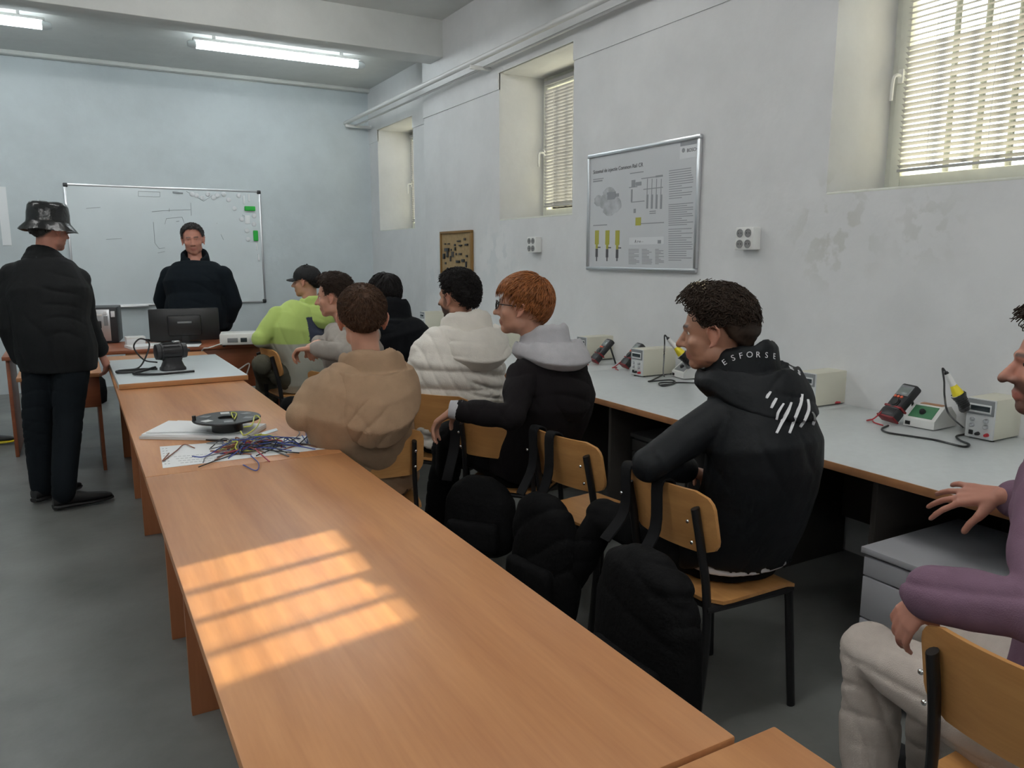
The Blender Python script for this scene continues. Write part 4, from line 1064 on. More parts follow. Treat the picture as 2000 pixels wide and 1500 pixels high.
def face_dir(az): a = R_(az); return Vector((math.sin(a), math.cos(a), 0)), Vector((math.cos(a), -math.sin(a), 0))
def head_M(c, az, pitch=0, roll=0, s=1.0):
    return Matrix.Translation(c) @ Matrix.Rotation(-R_(az), 4, 'Z') @ Matrix.Rotation(R_(pitch), 4, 'X') @ Matrix.Rotation(R_(roll), 4, 'Y') @ Matrix.Scale(s, 4)
CRA = np.array((0, -0.012, 0.030)); CRR = np.array((0.0765, 0.0985, 0.0950))
def add_head(mb, M, jaw=1.0, nose=1.0, ear=0.0):
    def bl(c, r, rot=None, nu=20, nv=14):
        A = M.to_3x3() @ (rot if rot is not None else Matrix.Identity(3)); mb.ball(M @ Vector(c), r, A, nu, nv)
    def tb(pts, rr, n=10):
        cap(mb, [M @ Vector(p) for p in pts], [r * M.median_scale for r in rr], n)
    bl(CRA, CRR, nu=36, nv=24)
    bl((0, 0.030, -0.022), (0.064, 0.060, 0.070), nu=28, nv=18)             # face block
    bl((0, 0.018, -0.062), (0.0575 * jaw, 0.062, 0.044), nu=28, nv=18)       # jaw
    bl((0, 0.058, -0.088), (0.028 * jaw, 0.026, 0.022))                      # chin
    tb([(-0.040, 0.070, 0.026), (-0.014, 0.085, 0.027), (0.014, 0.085, 0.027), (0.040, 0.070, 0.026)], (0.010, 0.011, 0.011, 0.010))
    tb([(0, 0.084, 0.016), (0, 0.095 + 0.004 * nose, -0.006), (0, 0.104 + 0.007 * nose, -0.027)], (0.0085, 0.0095, 0.0120))
    for s_ in (-1, 1):
        bl((s_ * 0.0115, 0.094, -0.030), (0.0085, 0.011, 0.0075))
        bl((s_ * 0.042, 0.056, -0.020), (0.022, 0.022, 0.019))
        bl((s_ * 0.050, 0.006, -0.058), (0.014, 0.030, 0.026))
        Rz = Matrix.Rotation(s_ * R_(22), 3, 'Z') @ Matrix.Rotation(R_(-12), 3, 'X')
        bl((s_ * 0.0800, -0.004, -0.004), (0.0060, 0.0165, 0.0265), Rz)         # ear
        tb([(s_ * 0.082, 0.012, 0.010), (s_ * (0.088 - ear), 0.007, 0.027), (s_ * (0.095 - ear), -0.010, 0.032), (s_ * (0.098 - ear), -0.023, 0.019), (s_ * (0.094 - ear), -0.022, -0.001), (s_ * (0.085 - ear * 0.5), -0.010, -0.023), (s_ * 0.081, 0.004, -0.031)], (0.0046, 0.0050, 0.0054, 0.0056, 0.0054, 0.0058, 0.0066), 8)
        tb([(s_ * 0.014, 0.087, 0.0205), (s_ * 0.030, 0.083, 0.0215), (s_ * 0.044, 0.070, 0.016)], (0.0035, 0.0045, 0.0035), 8)
    bl((0, 0.083, -0.0560), (0.021, 0.0105, 0.0058)); bl((0, 0.081, -0.0675), (0.019, 0.0105, 0.0066))
    bl((0, 0.070, -0.048), (0.024, 0.018, 0.016))
HB = [(0, .60), (35, .56), (58, .30), (70, -.10), (78, -.22), (88, .02), (100, -.05), (118, -.50), (150, -.76), (180, -.80)]
def hair_mask(D, soft=0.10, lift=0.0, fringe=0.0):
    a = np.degrees(np.abs(np.arctan2(D[:, 0], D[:, 1])))
    zb = np.interp(a, [k for k, _ in HB], [v for _, v in HB]) + lift - fringe * np.clip((62 - a) / 20, 0, 1)
    t = np.clip((D[:, 2] - zb) / soft, 0, 1); return t * t * (3 - 2 * t)
def hair(M, parent, m, top=0.03, side=0.010, back=0.012, front=0.0, lift=0.0, locks=600, lock_len=0.04, curl=0.0, lock_r=0.0028, seed=1, bumpy=0.006, flow='crown', name='hair', locks_top=False, fringe=0.0):
    r = np.random.RandomState(seed)
    nu, nv = 72, 46; V = []
    th = np.linspace(0.001, math.pi - 0.001, nv); ph = np.linspace(0, 2 * math.pi, nu, endpoint=False)
    T, Pq = np.meshgrid(th, ph, indexing='ij')
    D = np.stack([np.sin(T) * np.cos(Pq), np.sin(T) * np.sin(Pq), np.cos(T)], -1).reshape(-1, 3)
    def thick(D):
        mk = hair_mask(D, 0.12, lift, fringe)
        tp = np.clip((D[:, 2] - 0.15) / 0.5, 0, 1); tp = tp * tp * (3 - 2 * tp)
        bk = np.clip(-D[:, 1] * 1.4, 0, 1)
        sd_ = side * (1 - bk) + back * bk
        fr = np.clip((D[:, 1] - 0.2) / 0.5, 0, 1) * np.clip((D[:, 2] - 0.3) / 0.3, 0, 1)
        return mk * (sd_ * (1 - tp) + top * tp + front * fr) - (1 - mk) * 0.030, mk
    def rad(D): return 1.0 / np.sqrt(((D / CRR) ** 2).sum(1))
    tk, mk = thick(D)
    nz = (vnoise(D * 4 + seed, seed) - 0.5) * 2 * bumpy + (vnoise(D * 9 + seed, seed + 1) - 0.5) * bumpy
    Pt = CRA + D * (rad(D) + tk + nz * mk)[:, None]
    b = MB(); V = [M @ Vector(p) for p in Pt]
    Fc = []
    for i in range(nv - 1):
        for j in range(nu):
            a = i * nu + j; c = i * nu + (j + 1) % nu; Fc.append((a, c, c + nu, a + nu))
    b.add(V, Fc)
    # locks
    C_ = r.normal(size=(locks * 4, 3)); C_ /= np.linalg.norm(C_, axis=1)[:, None]
    tk, mk = thick(C_); ok = mk > 0.75
    if locks_top: ok &= C_[:, 2] > 0.12 - 0.0 * C_[:, 1]
    C_, tk = C_[ok][:locks], tk[ok][:locks]; Rr = rad(C_)
    crown = np.array((0.0, -0.45, 0.89))
    sc = M.median_scale
    for u, t, R0 in zip(C_, tk, Rr):
        if flow == 'crown': d = u - crown * (u @ crown)
        elif flow == 'forward': d = np.array((0.15 * u[0], 1.0, 0.0)) + 0.3 * r.normal(size=3)
        else: d = r.normal(size=3)
        d = d - u * (d @ u); d = d / (np.linalg.norm(d) + 1e-6) + 0.25 * r.normal(size=3); d = d - u * (d @ u); d /= np.linalg.norm(d) + 1e-6
        e = np.cross(u, d); L0 = lock_len * r.uniform(0.6, 1.25); n = 12 if curl else 6
        ph0 = r.uniform(0, 6.28); turns = r.uniform(1.0, 1.9)
        pts = []
        for k in range(n):
            q = k / (n - 1); s_ = L0 * q
            p = u * (R0 + t * (0.95 if curl else 0.8) + (0.22 * L0 * q if curl else 0.010 * math.sin(q * 2.4)))
            ang = s_ * (0.5 if curl else 1.0) / 0.10
            pp_ = p * math.cos(ang) + d * (np.linalg.norm(p) * math.sin(ang))
            if curl:
                pp_ = pp_ + curl * (np.cos(ph0 + 6.28 * turns * q) * e + np.sin(ph0 + 6.28 * turns * q) * d) * (0.3 + q)
            pts.append(M @ Vector(CRA + pp_))
        rr = [lock_r * sc * (1 - (0.45 if curl else 0.75) * (k / (n - 1)) ** 2) for k in range(n)]
        b.tube(pts, rr, 5)
    return b.build(name, m, parent, angle=0)
def finger(mb, base, d, n, lens, rad, curl):
    """d pointing direction, n palm normal (fingers curl towards n)"""
    p = Vector(base); pts = [p.copy()]; ax = d.cross(n).normalized(); a = 0
    for L0, c in zip(lens, curl):
        a += c; dd = Matrix.Rotation(a, 3, ax) @ d; p = p + dd * L0; pts.append(p.copy())
    cap(mb, pts, [rad, rad * 0.97, rad * 0.9, rad * 0.78], 10)
    return pts
def add_hand(mb, W, d, n, side, curl=0.3, s=1.0, spread=0.10, thumb=0.6, curls=None):
    """W wrist, d along the hand, n palm normal; side +1: thumb on the (d x n) side"""
    d = Vector(d).normalized(); n = Vector(n); n = (n - d * n.dot(d)).normalized(); x = d.cross(n).normalized() * side
    W = Vector(W)
    for k, (o, L0, fl) in enumerate(((0.030, 0.092, 1.0), (0.0100, 0.096, 1.08), (-0.0100, 0.091, 1.0), (-0.029, 0.082, 0.80))):
        kb = W + d * L0 * s + x * o * s
        cap(mb, [W + x * o * 0.45 * s + d * 0.012, lerp(W, kb, 0.55) + x * o * 0.12 * s, kb], [0.0165 * s, 0.0135 * s, 0.0108 * s], 10)
        dd = (d + x * (spread * (o / 0.030))).normalized()
        cc = curls[k] if curls else curl
        finger(mb, kb, dd, n, (0.044 * fl * s, 0.027 * fl * s, 0.022 * fl * s), 0.0092 * s, (cc, cc * 1.1, cc * 0.7))
    tb = W + d * 0.022 * s + x * 0.026 * s + n * 0.008
    td = (d * 0.62 + x * 0.72 * thumb + n * 0.30).normalized()
    cap(mb, [W + d * 0.015 * s + x * 0.012 * s, tb, tb + td * 0.040 * s], [0.016 * s, 0.0165 * s, 0.0125 * s], 10)
    finger(mb, tb + td * 0.038 * s, (td + d * 0.35).normalized(), n, (0.030 * s, 0.024 * s, 0.004), 0.0108 * s, (0.15, 0.25, 0))
def torso(mb, spine, dims, azs, n=26, power=2.4, backbulge=0.0):
    rings = []
    for i, (p, (w_, d_), az) in enumerate(zip(spine, dims, azs)):
        t = (Vector(spine[min(i + 1, len(spine) - 1)]) - Vector(spine[max(i - 1, 0)])).normalized()
        f, r = face_dir(az); r = (r - t * r.dot(t)).normalized(); f = r.cross(t) * -1.0
        f = t.cross(r)
        rg = []
        for k in range(n):
            a = 2 * math.pi * k / n; c, s_ = math.cos(a), math.sin(a)
            rg.append(Vector(p) + r * (w_ * math.copysign(abs(c) ** (2 / power), c)) + f * (d_ * math.copysign(abs(s_) ** (2 / power), s_)))
        rings.append(rg)
    mb.rings(rings)
def smooth_spine(P, n=14):
    return arc(P, n)
def folds(me, amp=0.006, f=(7, 7, 8), seed=3, fine=0.0015, extra=None, puff=0.0):
    """soft billows cut by narrow creases"""
    P = coords(me); N = normals(me); k = f[2] / 8.0
    off = seed * 1.37
    wq = P + 0.10 * (np.stack([vnoise(P * 4 + off, 11), vnoise(P * 4 + off, 12), vnoise(P * 4 + off, 13)], -1) - 0.5)
    d = amp * 0.9 * (vnoise(P * 5 * k + off, seed) - 0.5)
    for q, (dr, fr, tw) in enumerate((((0.25, 0.15, 1.0), 9, 1.3), ((0.75, -0.45, 0.55), 8, 1.4), ((-0.5, 0.6, 0.7), 10, 1.2))):
        ph = (wq @ np.array(dr)) * fr * k + tw * vnoise(P * 3 + 5 * q + off, seed + q)
        c = (1 - np.abs(np.sin(math.pi * ph))) ** 3.0
        mk = np.clip((vnoise(P * 4 + 9 * q + off, seed + 20 + q) - (0.56 - 0.14 * puff)) / 0.25, 0, 1)
        mk = mk * (1.0 if q == 0 else 1.0 - 0.75 * puff)
        d = d - amp * (0.75 + 0.15 * puff) * c * mk + amp * (0.12 + 0.2 * puff) * np.abs(np.sin(math.pi * ph)) * mk
    d = d + fine * (vnoise(P * 60, seed + 2) - 0.5)
    if extra is not None: d = d + extra(P)
    set_coords(me, P + N * d[:, None])
def hood(parent, N, az, m, s=1.0, drop=1.0, seed=5, stand=0.0, tilt=None, name='hood', voxel=0.007, tint=None, width=1.0, back=0.0, it=3, bag=0.0):
    """hood lying on the back: rim round the neck, a valley, and a bag that hangs down behind"""
    f, r = face_dir(az); u = Vector((0, 0, 1))
    mb = MB(); rings = []; A = 152; n = 33; N = Vector(N)
    for k in range(n):
        a = R_(-A + 2 * A * k / (n - 1)); c = math.cos(a); t = max(0.0, (c + 1) / 2); w_ = max(0.0, c) ** 1.25
        wob = 0.004 * math.sin(5 * a + seed) + 0.003 * math.sin(9 * a + 2 * seed)
        prof = [(0.052, -0.075 + 0.02 * t), (0.060, 0.005 + (0.030 + stand) * t), (0.074, 0.016 + (0.034 + stand) * t + wob), (0.088, 0.006 + (0.030 + stand * 0.8) * t + wob),
                (0.097, -0.030 + (0.010 + stand * 0.2) * t), (0.113 + 0.7 * bag * w_, -0.010 + 0.010 * t + 0.25 * bag * w_ - 0.020 * w_ * drop + wob), (0.128 + (0.008 + bag) * w_, -0.030 - 0.055 * w_ * drop + wob * 0.5), (0.130 + (0.012 + bag * 1.3) * w_, -0.050 - 0.115 * w_ * drop),
                (0.112 + (0.006 + bag) * w_, -0.066 - 0.150 * w_ * drop), (0.085, -0.085 - 0.120 * w_ * drop)]
        rg = []
        for rho, z in prof:
            rho = 0.06 + (rho - 0.06) * (0.62 + 0.38 * t ** 0.8)
            rg.append(N + r * (math.sin(a) * rho * 1.08 * width * s) - f * ((c * rho + back * w_ * (0.02 - z)) * s) + u * (z * s))
        rings.append(rg)
    mb.rings(rings)
    me = fuse(mb, voxel, it)
    folds(me, 0.006 * s, (7, 7, 10), seed, 0.0008)
    o = link(name, me, m, parent, angle=0)
    if tint is not None: set_tint(me, np.tile(np.array(tint), (len(me.vertices), 1)))
    return o
def shoe(parent, heel, az, m, sole_m='white_plastic', L0=0.285, w_=0.050, high=False, stripes=None, name='shoe', trim=None):
    """heel: floor point under the heel"""
    f, r = face_dir(az); h = Vector(heel)
    def ring(y, wd, z0, z1, n=14):
        out = []
        for k in range(n):
            a = 2 * math.pi * k / n; c, s_ = math.cos(a), math.sin(a)
            z = z0 + (z1 - z0) * (0.5 + 0.5 * math.copysign(abs(s_) ** 0.7, s_))
            out.append(h + f * (y * L0) + r * (wd * w_ * math.copysign(abs(c) ** 0.8, c)) + Vector((0, 0, z)))
        return out
    top = 0.145 if high else 0.095
    rows = [(-0.02, .55, .02, top * .8), (0.03, .75, .02, top), (0.15, .80, .02, top), (0.30, .82, .02, top * .98), (0.42, .86, .02, 0.085), (0.58, .97, .02, 0.066), (0.75, 1.0, .02, 0.056), (0.90, .84, .02, 0.048), (0.985, .45, .022, 0.038)]
    o = MB().rings([ring(*q) for q in rows]).build(name, m, parent, angle=50)
    rows = [(-0.035, .55, 0, .026), (0.03, .85, 0, .028), (0.30, .88, 0, .026), (0.58, 1.04, 0, .024), (0.75, 1.08, 0, .024), (0.92, .9, 0.003, .024), (1.01, .45, .006, .024)]
    MB().rings([ring(*q) for q in rows]).build('sole', sole_m, o, angle=50)
    lc = MB()
    for q in range(4):
        y = 0.36 + 0.075 * q; z = 0.094 - 0.011 * q if not high else 0.118 - 0.018 * q
        P = [h + f * (y * L0) + r * (w_ * t * 0.55) + Vector((0, 0, z - 0.012 * abs(t) ** 2 - 0.004)) for t in (-1, -.5, 0, .5, 1)]
        lc.tube(P, 0.0035, 6)
    lc.build('laces', trim or 'white_plastic', o)
    if stripes:
        for q in range(3):
            for sd_ in (-1, 1):
                P = [h + f * ((0.38 + 0.09 * q - 0.06 * t) * L0) + r * (sd_ * w_ * (0.97 - 0.04 * t)) + Vector((0, 0, 0.028 + 0.045 * t)) for t in (0, .5, 1)]
                MB().tube(P, 0.006, 6, 0.5).build('stripe', stripes, o)
    return o
attr_mat('skin', 0.5, 0.10, 0.05, 120)
attr_mat('tinted_cloth', 0.85, 0, 0.25, 350, 0.15)
def cloth(name, col, rough=0.9, sheen=0.0, var=0.06):
    return mat(name, col, rough, var=var, vscale=25, bump=0.25, bscale=380, sheen=sheen, spec=0.22)
def hairmat(name, col, rough=0.62):
    return mat(name, col, rough, var=0.35, vscale=60, spec=0.25)
SKIN = {'light': (0.56, 0.29, 0.20), 'mid': (0.46, 0.235, 0.155), 'ruddy': (0.55, 0.25, 0.18)}

def person(name, label, S):
    """S: measured joints in metres plus clothing; returns the root"""
    root = empty(name, (S['pelvis'].x, S['pelvis'].y, 0), 0, label, 'person')
    inv = Matrix.Translation((-S['pelvis'].x, -S['pelvis'].y, 0))
    def L(v): return inv @ Vector(v)
    s = S.get('s', 1.0); vox = S.get('vox', 0.007)
    pel, ch, nk = L(S['pelvis']), L(S['chest']), L(S['neck'])
    paz, taz = S['paz'], S['taz']; f, r = face_dir(taz); pf, pr = face_dir(paz)
    bulk = S.get('bulk', 1.0); up = (nk - ch).normalized()
    HM = head_M(L(S['head']), S['haz'], S.get('hpitch', 0), S.get('hroll', 0), s * S.get('hs', 1.0))
    shw = S.get('shw', 0.165) * s
    sh = {}
    for k, sg in (('L', -1), ('R', 1)):
        sh[k] = L(S['sh' + k]) if ('sh' + k) in S else nk - up * 0.055 * s + r * sg * shw
    hip = {k: pel + pr * sg * 0.09 * s - Vector((0, 0, 0.02)) for k, sg in (('L', -1), ('R', 1))}
    # spine
    waist = lerp(pel, ch, 0.5) - f * S.get('slump', 0.02)
    sp_ = [pel - Vector((0, 0, 0.10 * s)), pel, waist, ch, nk - up * 0.035 * s, nk + up * 0.02]
    dm = [(0.150, 0.115), (0.165, 0.125), (0.150, 0.115), (0.172, 0.122), (0.115, 0.085), (0.058, 0.060)]
    dm = [(a * s, b * s) for a, b in dm]
    az_ = [paz, paz, (paz + taz) / 2, taz, taz, taz]
    # ---- body (one surface: head, neck, trunk, arms, hands, legs)
    mb = MB(); add_head(mb, HM, S.get('jaw', 1.0), S.get('nose', 1.0), S.get('ear', 0.0))
    cap(mb, [nk - up * 0.03, lerp(nk, HM @ Vector((0, -0.02, -0.06)), 0.5), HM @ Vector((0, -0.022, -0.045))], [0.062 * s, 0.056 * s, 0.056 * s], 18)
    torso(mb, smooth_spine(sp_, 15), interp_dims(dm, 16, 0.86), interp_az(az_, 16))
    hands = S.get('hands', {})
    for k in ('L', 'R'):
        el, wr = L(S['el' + k]), L(S['wr' + k])
        cap(mb, [sh[k], lerp(sh[k], el, 0.5), el, lerp(el, wr, 0.4), wr], [0.050 * s, 0.044 * s, 0.037 * s, 0.036 * s, 0.026 * s])
        hd = hands.get(k, {})
        d = Vector(hd['d']) if 'd' in hd else (wr - el)
        nn = Vector(hd['n']) if 'n' in hd else Vector((0, 0, -1)) if abs((wr - el).normalized().z) < 0.8 else -r * (1 if k == 'R' else -1)
        sd_ = hd.get('side', 1 if k == 'R' else -1)
        add_hand(mb, wr + d.normalized() * 0.005, d, nn, sd_, hd.get('curl', 0.45), s * hd.get('s', 1.0), hd.get('spread', 0.08), hd.get('thumb', 0.6), hd.get('curls'))
        kn, an = L(S['kn' + k]), L(S['an' + k])
        cap(mb, [hip[k], lerp(hip[k], kn, 0.5), kn, lerp(kn, an, 0.35), an, an + Vector((0, 0, -0.06)) + face_dir(S.get('faz' + k, paz))[0] * 0.07], [0.080 * s, 0.068 * s, 0.050 * s, 0.048 * s, 0.034 * s, 0.022 * s])
    me = fuse(mb, vox, S.get('it', 4))
    P = coords(me); Hi = np.array(HM.inverted())
    Q = P @ Hi[:3, :3].T + Hi[:3, 3]
    sk = np.array(SKIN[S.get('skin', 'light')]); hc = np.array(S['haircol'])
    Cc = np.tile(sk, (len(P), 1)) * (0.94 + 0.12 * vnoise(P * 45, 2))[:, None]
    def blend(mask, col):
        nonlocal Cc
        Cc = Cc * (1 - mask[:, None]) + np.array(col) * mask[:, None]
    near = (np.abs(Q[:, 0]) < 0.11) & (Q[:, 1] > -0.13) & (Q[:, 1] < 0.13) & (Q[:, 2] > -0.16)
    D = Q - CRA; D = D / (np.linalg.norm(D, axis=1)[:, None] + 1e-9)
    ear = np.clip((np.abs(Q[:, 0]) - 0.074) / 0.006, 0, 1) * near * (np.abs(Q[:, 2]) < 0.045)
    blend(ear * 0.35, (0.62, 0.22, 0.16))
    sm = hair_mask(D, 0.16, S.get('fade', -0.05)) * near * (1 - ear)
    blend(sm * 0.88, hc * 0.9)
    lp = np.clip(1.4 - np.sqrt((Q[:, 0] / 0.024) ** 2 + ((Q[:, 2] + 0.0615) / 0.0115) ** 2), 0, 1) * (Q[:, 1] > 0.07) * near
    blend(np.clip(lp * 2, 0, 1) * 0.55, (0.42, 0.13, 0.11))
    br = np.clip(1.5 - np.abs(Q[:, 2] - 0.031 + 0.10 * (np.abs(Q[:, 0]) - 0.028) ** 2 / 0.03) / 0.0045, 0, 1) * (np.abs(Q[:, 0]) > 0.010) * (np.abs(Q[:, 0]) < 0.046) * (Q[:, 1] > 0.055) * near
    blend(np.clip(br, 0, 1) * 0.85, hc * 0.6)
    bd_ = S.get('beard', 0)
    if bd_:
        jawm = np.clip((-0.030 - Q[:, 2] + 0.5 * np.clip(Q[:, 1] - 0.05, -0.02, 0.03)) / 0.015, 0, 1) * np.clip((Q[:, 1] + 0.005) / 0.015, 0, 1) * (Q[:, 2] > -0.125) * near
        jawm = np.maximum(jawm, np.clip(1 - np.abs(np.abs(Q[:, 0]) - 0.070) / 0.018, 0, 1) * (Q[:, 2] < 0.012) * (Q[:, 2] > -0.06) * (Q[:, 1] > 0.012) * (Q[:, 1] < 0.040) * near)
        blend(jawm * bd_ * (1 - np.clip(lp * 2, 0, 1)), hc)
    set_tint(me, np.clip(Cc, 0, 1))
    link('body', me, 'skin', root, angle=0)
    if S.get('eyes', True):
        for sg in (-1, 1):
            e = MB(); A = HM.to_3x3(); e.ball(HM @ Vector((sg * 0.0300, S.get('eyey', 0.0680), 0.0115)), 0.0115, A, 14, 10)
            eo = e.build('eye', 'eye_white', root, angle=0)
            e = MB(); e.ball(HM @ Vector((sg * 0.0302, S.get('eyey', 0.0680) + 0.0078, 0.0112)), (0.0062, 0.0046, 0.0062), A, 12, 8); e.build('iris', 'iris_dark', eo, angle=0)
    # ---- upper garment
    tp = S['top']; b2 = tp.get('bulk', 1.0); th_ = tp.get('th', 0.018)
    mb = MB(); hem = tp.get('hem', 0.10)
    sp2 = [pel - Vector((0, 0, hem)), pel, waist, ch, nk - up * 0.030 * s, nk + up * tp.get('collar', 0.005)]
    dm2 = [(a * b2 + th_, b * b2 + th_ + tp.get('belly', 0) * q) for (a, b), q in zip(dm, (0.6, 1, 1, .5, 0, 0))]
    if 'dims' in tp: dm2 = tp['dims']
    torso(mb, smooth_spine(sp2, 15), interp_dims(dm2, 16, 1.0), interp_az(az_, 16))
    ar = tp.get('arm', 1.0)
    for k in ('L', 'R'):
        el, wr = L(S['el' + k]), L(S['wr' + k]); d = (wr - el).normalized()
        cf = tp.get('cuff', {}).get(k, 0.0)
        we = wr - d * cf
        cap(mb, [lerp(sh[k], nk - up * 0.06, 0.35), sh[k], lerp(sh[k], el, 0.5), el, lerp(el, we, 0.5), we - d * 0.035, we - d * 0.01],
            [0.066 * s * ar, (0.064 * ar) * s, 0.060 * s * ar, 0.054 * s * ar, 0.050 * s * ar, 0.046 * s * ar, 0.038 * s])
    me = fuse(mb, S.get('cvox', vox * 1.15), tp.get('it', 6))
    folds(me, tp.get('fold', 0.006), tp.get('ff', (7, 7, 8)), tp.get('seed', 3), tp.get('fine', 0.001), tp.get('extra'), tp.get('puff', 0.0))
    if 'tint' in tp: set_tint(me, tp['tint'](coords(me) + np.array((S['pelvis'].x, S['pelvis'].y, 0))))
    g = link(tp.get('name', 'sweater'), me, tp['mat'], root, angle=0)
    if 'label' in tp: g['label'] = tp['label']
    # ---- trousers
    bt = S['bottom']; mb = MB(); lg = bt.get('leg', 1.0)
    pt = [pel + Vector((0, 0, 0.06)), pel, pel - Vector((0, 0, 0.09 * s))]
    torso(mb, pt, [(0.158 * s, 0.120 * s), (0.172 * s, 0.135 * s), (0.14 * s, 0.12 * s)], [paz] * 3)
    for k in ('L', 'R'):
        kn, an = L(S['kn' + k]), L(S['an' + k])
        cap(mb, [hip[k], lerp(hip[k], kn, 0.5), kn, lerp(kn, an, 0.4), lerp(kn, an, 0.8), lerp(kn, an, bt.get('len', 1.03))],
            [0.096 * s * lg, 0.086 * s * lg, 0.071 * s * lg, 0.066 * s * lg, 0.060 * s * lg, 0.056 * s * lg])
    me = fuse(mb, S.get('cvox', vox * 1.15), 6)
    folds(me, bt.get('fold', 0.006), (7, 7, 12), 9, 0.0008)
    link('trousers', me, bt['mat'], root, angle=0)
    # ---- shoes
    for k in ('L', 'R'):
        an = L(S['an' + k]); fz = S.get('faz' + k, paz); ff_, _ = face_dir(fz)
        hz = max(0.0, an.z - 0.10)
        st = S.get('shoe', {})
        shoe(root, Vector((an.x, an.y, hz)) - ff_ * 0.055, fz, st.get('m', 'shoe_black'), st.get('sole', 'shoe_black'), high=st.get('high', False), stripes=st.get('stripes'), trim=st.get('trim'), L0=st.get('L', 0.285) * s)
    return root, HM, L, nk, up, f, r
def interp_dims(dm, n, k):
    x = np.linspace(0, len(dm) - 1, n); a = np.array(dm)
    return [(float(np.interp(q, range(len(dm)), a[:, 0])) * k, float(np.interp(q, range(len(dm)), a[:, 1])) * k) for q in x]
def interp_az(az, n):
    x = np.linspace(0, len(az) - 1, n); return [float(np.interp(q, range(len(az)), az)) for q in x]
mat('eye_white', (0.75, 0.72, 0.68), 0.2); mat('iris_dark', (0.03, 0.018, 0.01), 0.1)
mat('shoe_black', (0.012, 0.012, 0.013), 0.5)

# ------------------------------------------------------------------ people: the ten pupils and teachers
cloth('black_jersey', (0.005, 0.006, 0.008)); cloth('black_warm', (0.0085, 0.0065, 0.0075)); cloth('navy_cloth', (0.0045, 0.0085, 0.013)); cloth('dark_jacket', (0.008, 0.009, 0.010), 0.7)
cloth('tan_fleece', (0.37, 0.245, 0.155)); cloth('grey_marl', (0.34, 0.31, 0.28)); cloth('light_grey', (0.46, 0.45, 0.47)); cloth('purple_fleece', (0.195, 0.115, 0.165))
cloth('sand_trousers', (0.56, 0.49, 0.44)); cloth('olive_trousers', (0.10, 0.095, 0.07)); cloth('black_trousers', (0.004, 0.004, 0.0045)); cloth('blue_black_trousers', (0.004, 0.007, 0.010))
mat('puffer_white', (0.72, 0.675, 0.61), 0.5, var=0.04, vscale=20, bump=0.15, bscale=120)
mat('hat_gloss', (0.008, 0.009, 0.010), 0.22, bump=0.5, bscale=25); mat('cap_black', (0.006, 0.006, 0.007), 0.8)
mat('jacket_gloss', (0.006, 0.0075, 0.0095), 0.6, spec=0.28, bump=0.15, bscale=50)
hairmat('hair_black', (0.008, 0.006, 0.006)); hairmat('hair_dark_brown', (0.030, 0.018, 0.012)); hairmat('hair_brown', (0.065, 0.032, 0.018)); hairmat('hair_red', (0.27, 0.095, 0.030), 0.42); hairmat('hair_grizzled', (0.048, 0.045, 0.044))
mat('graphic_white', (0.72, 0.72, 0.74), 0.7)
Z = lambda p, z: Vector((p.x, p.y, z))

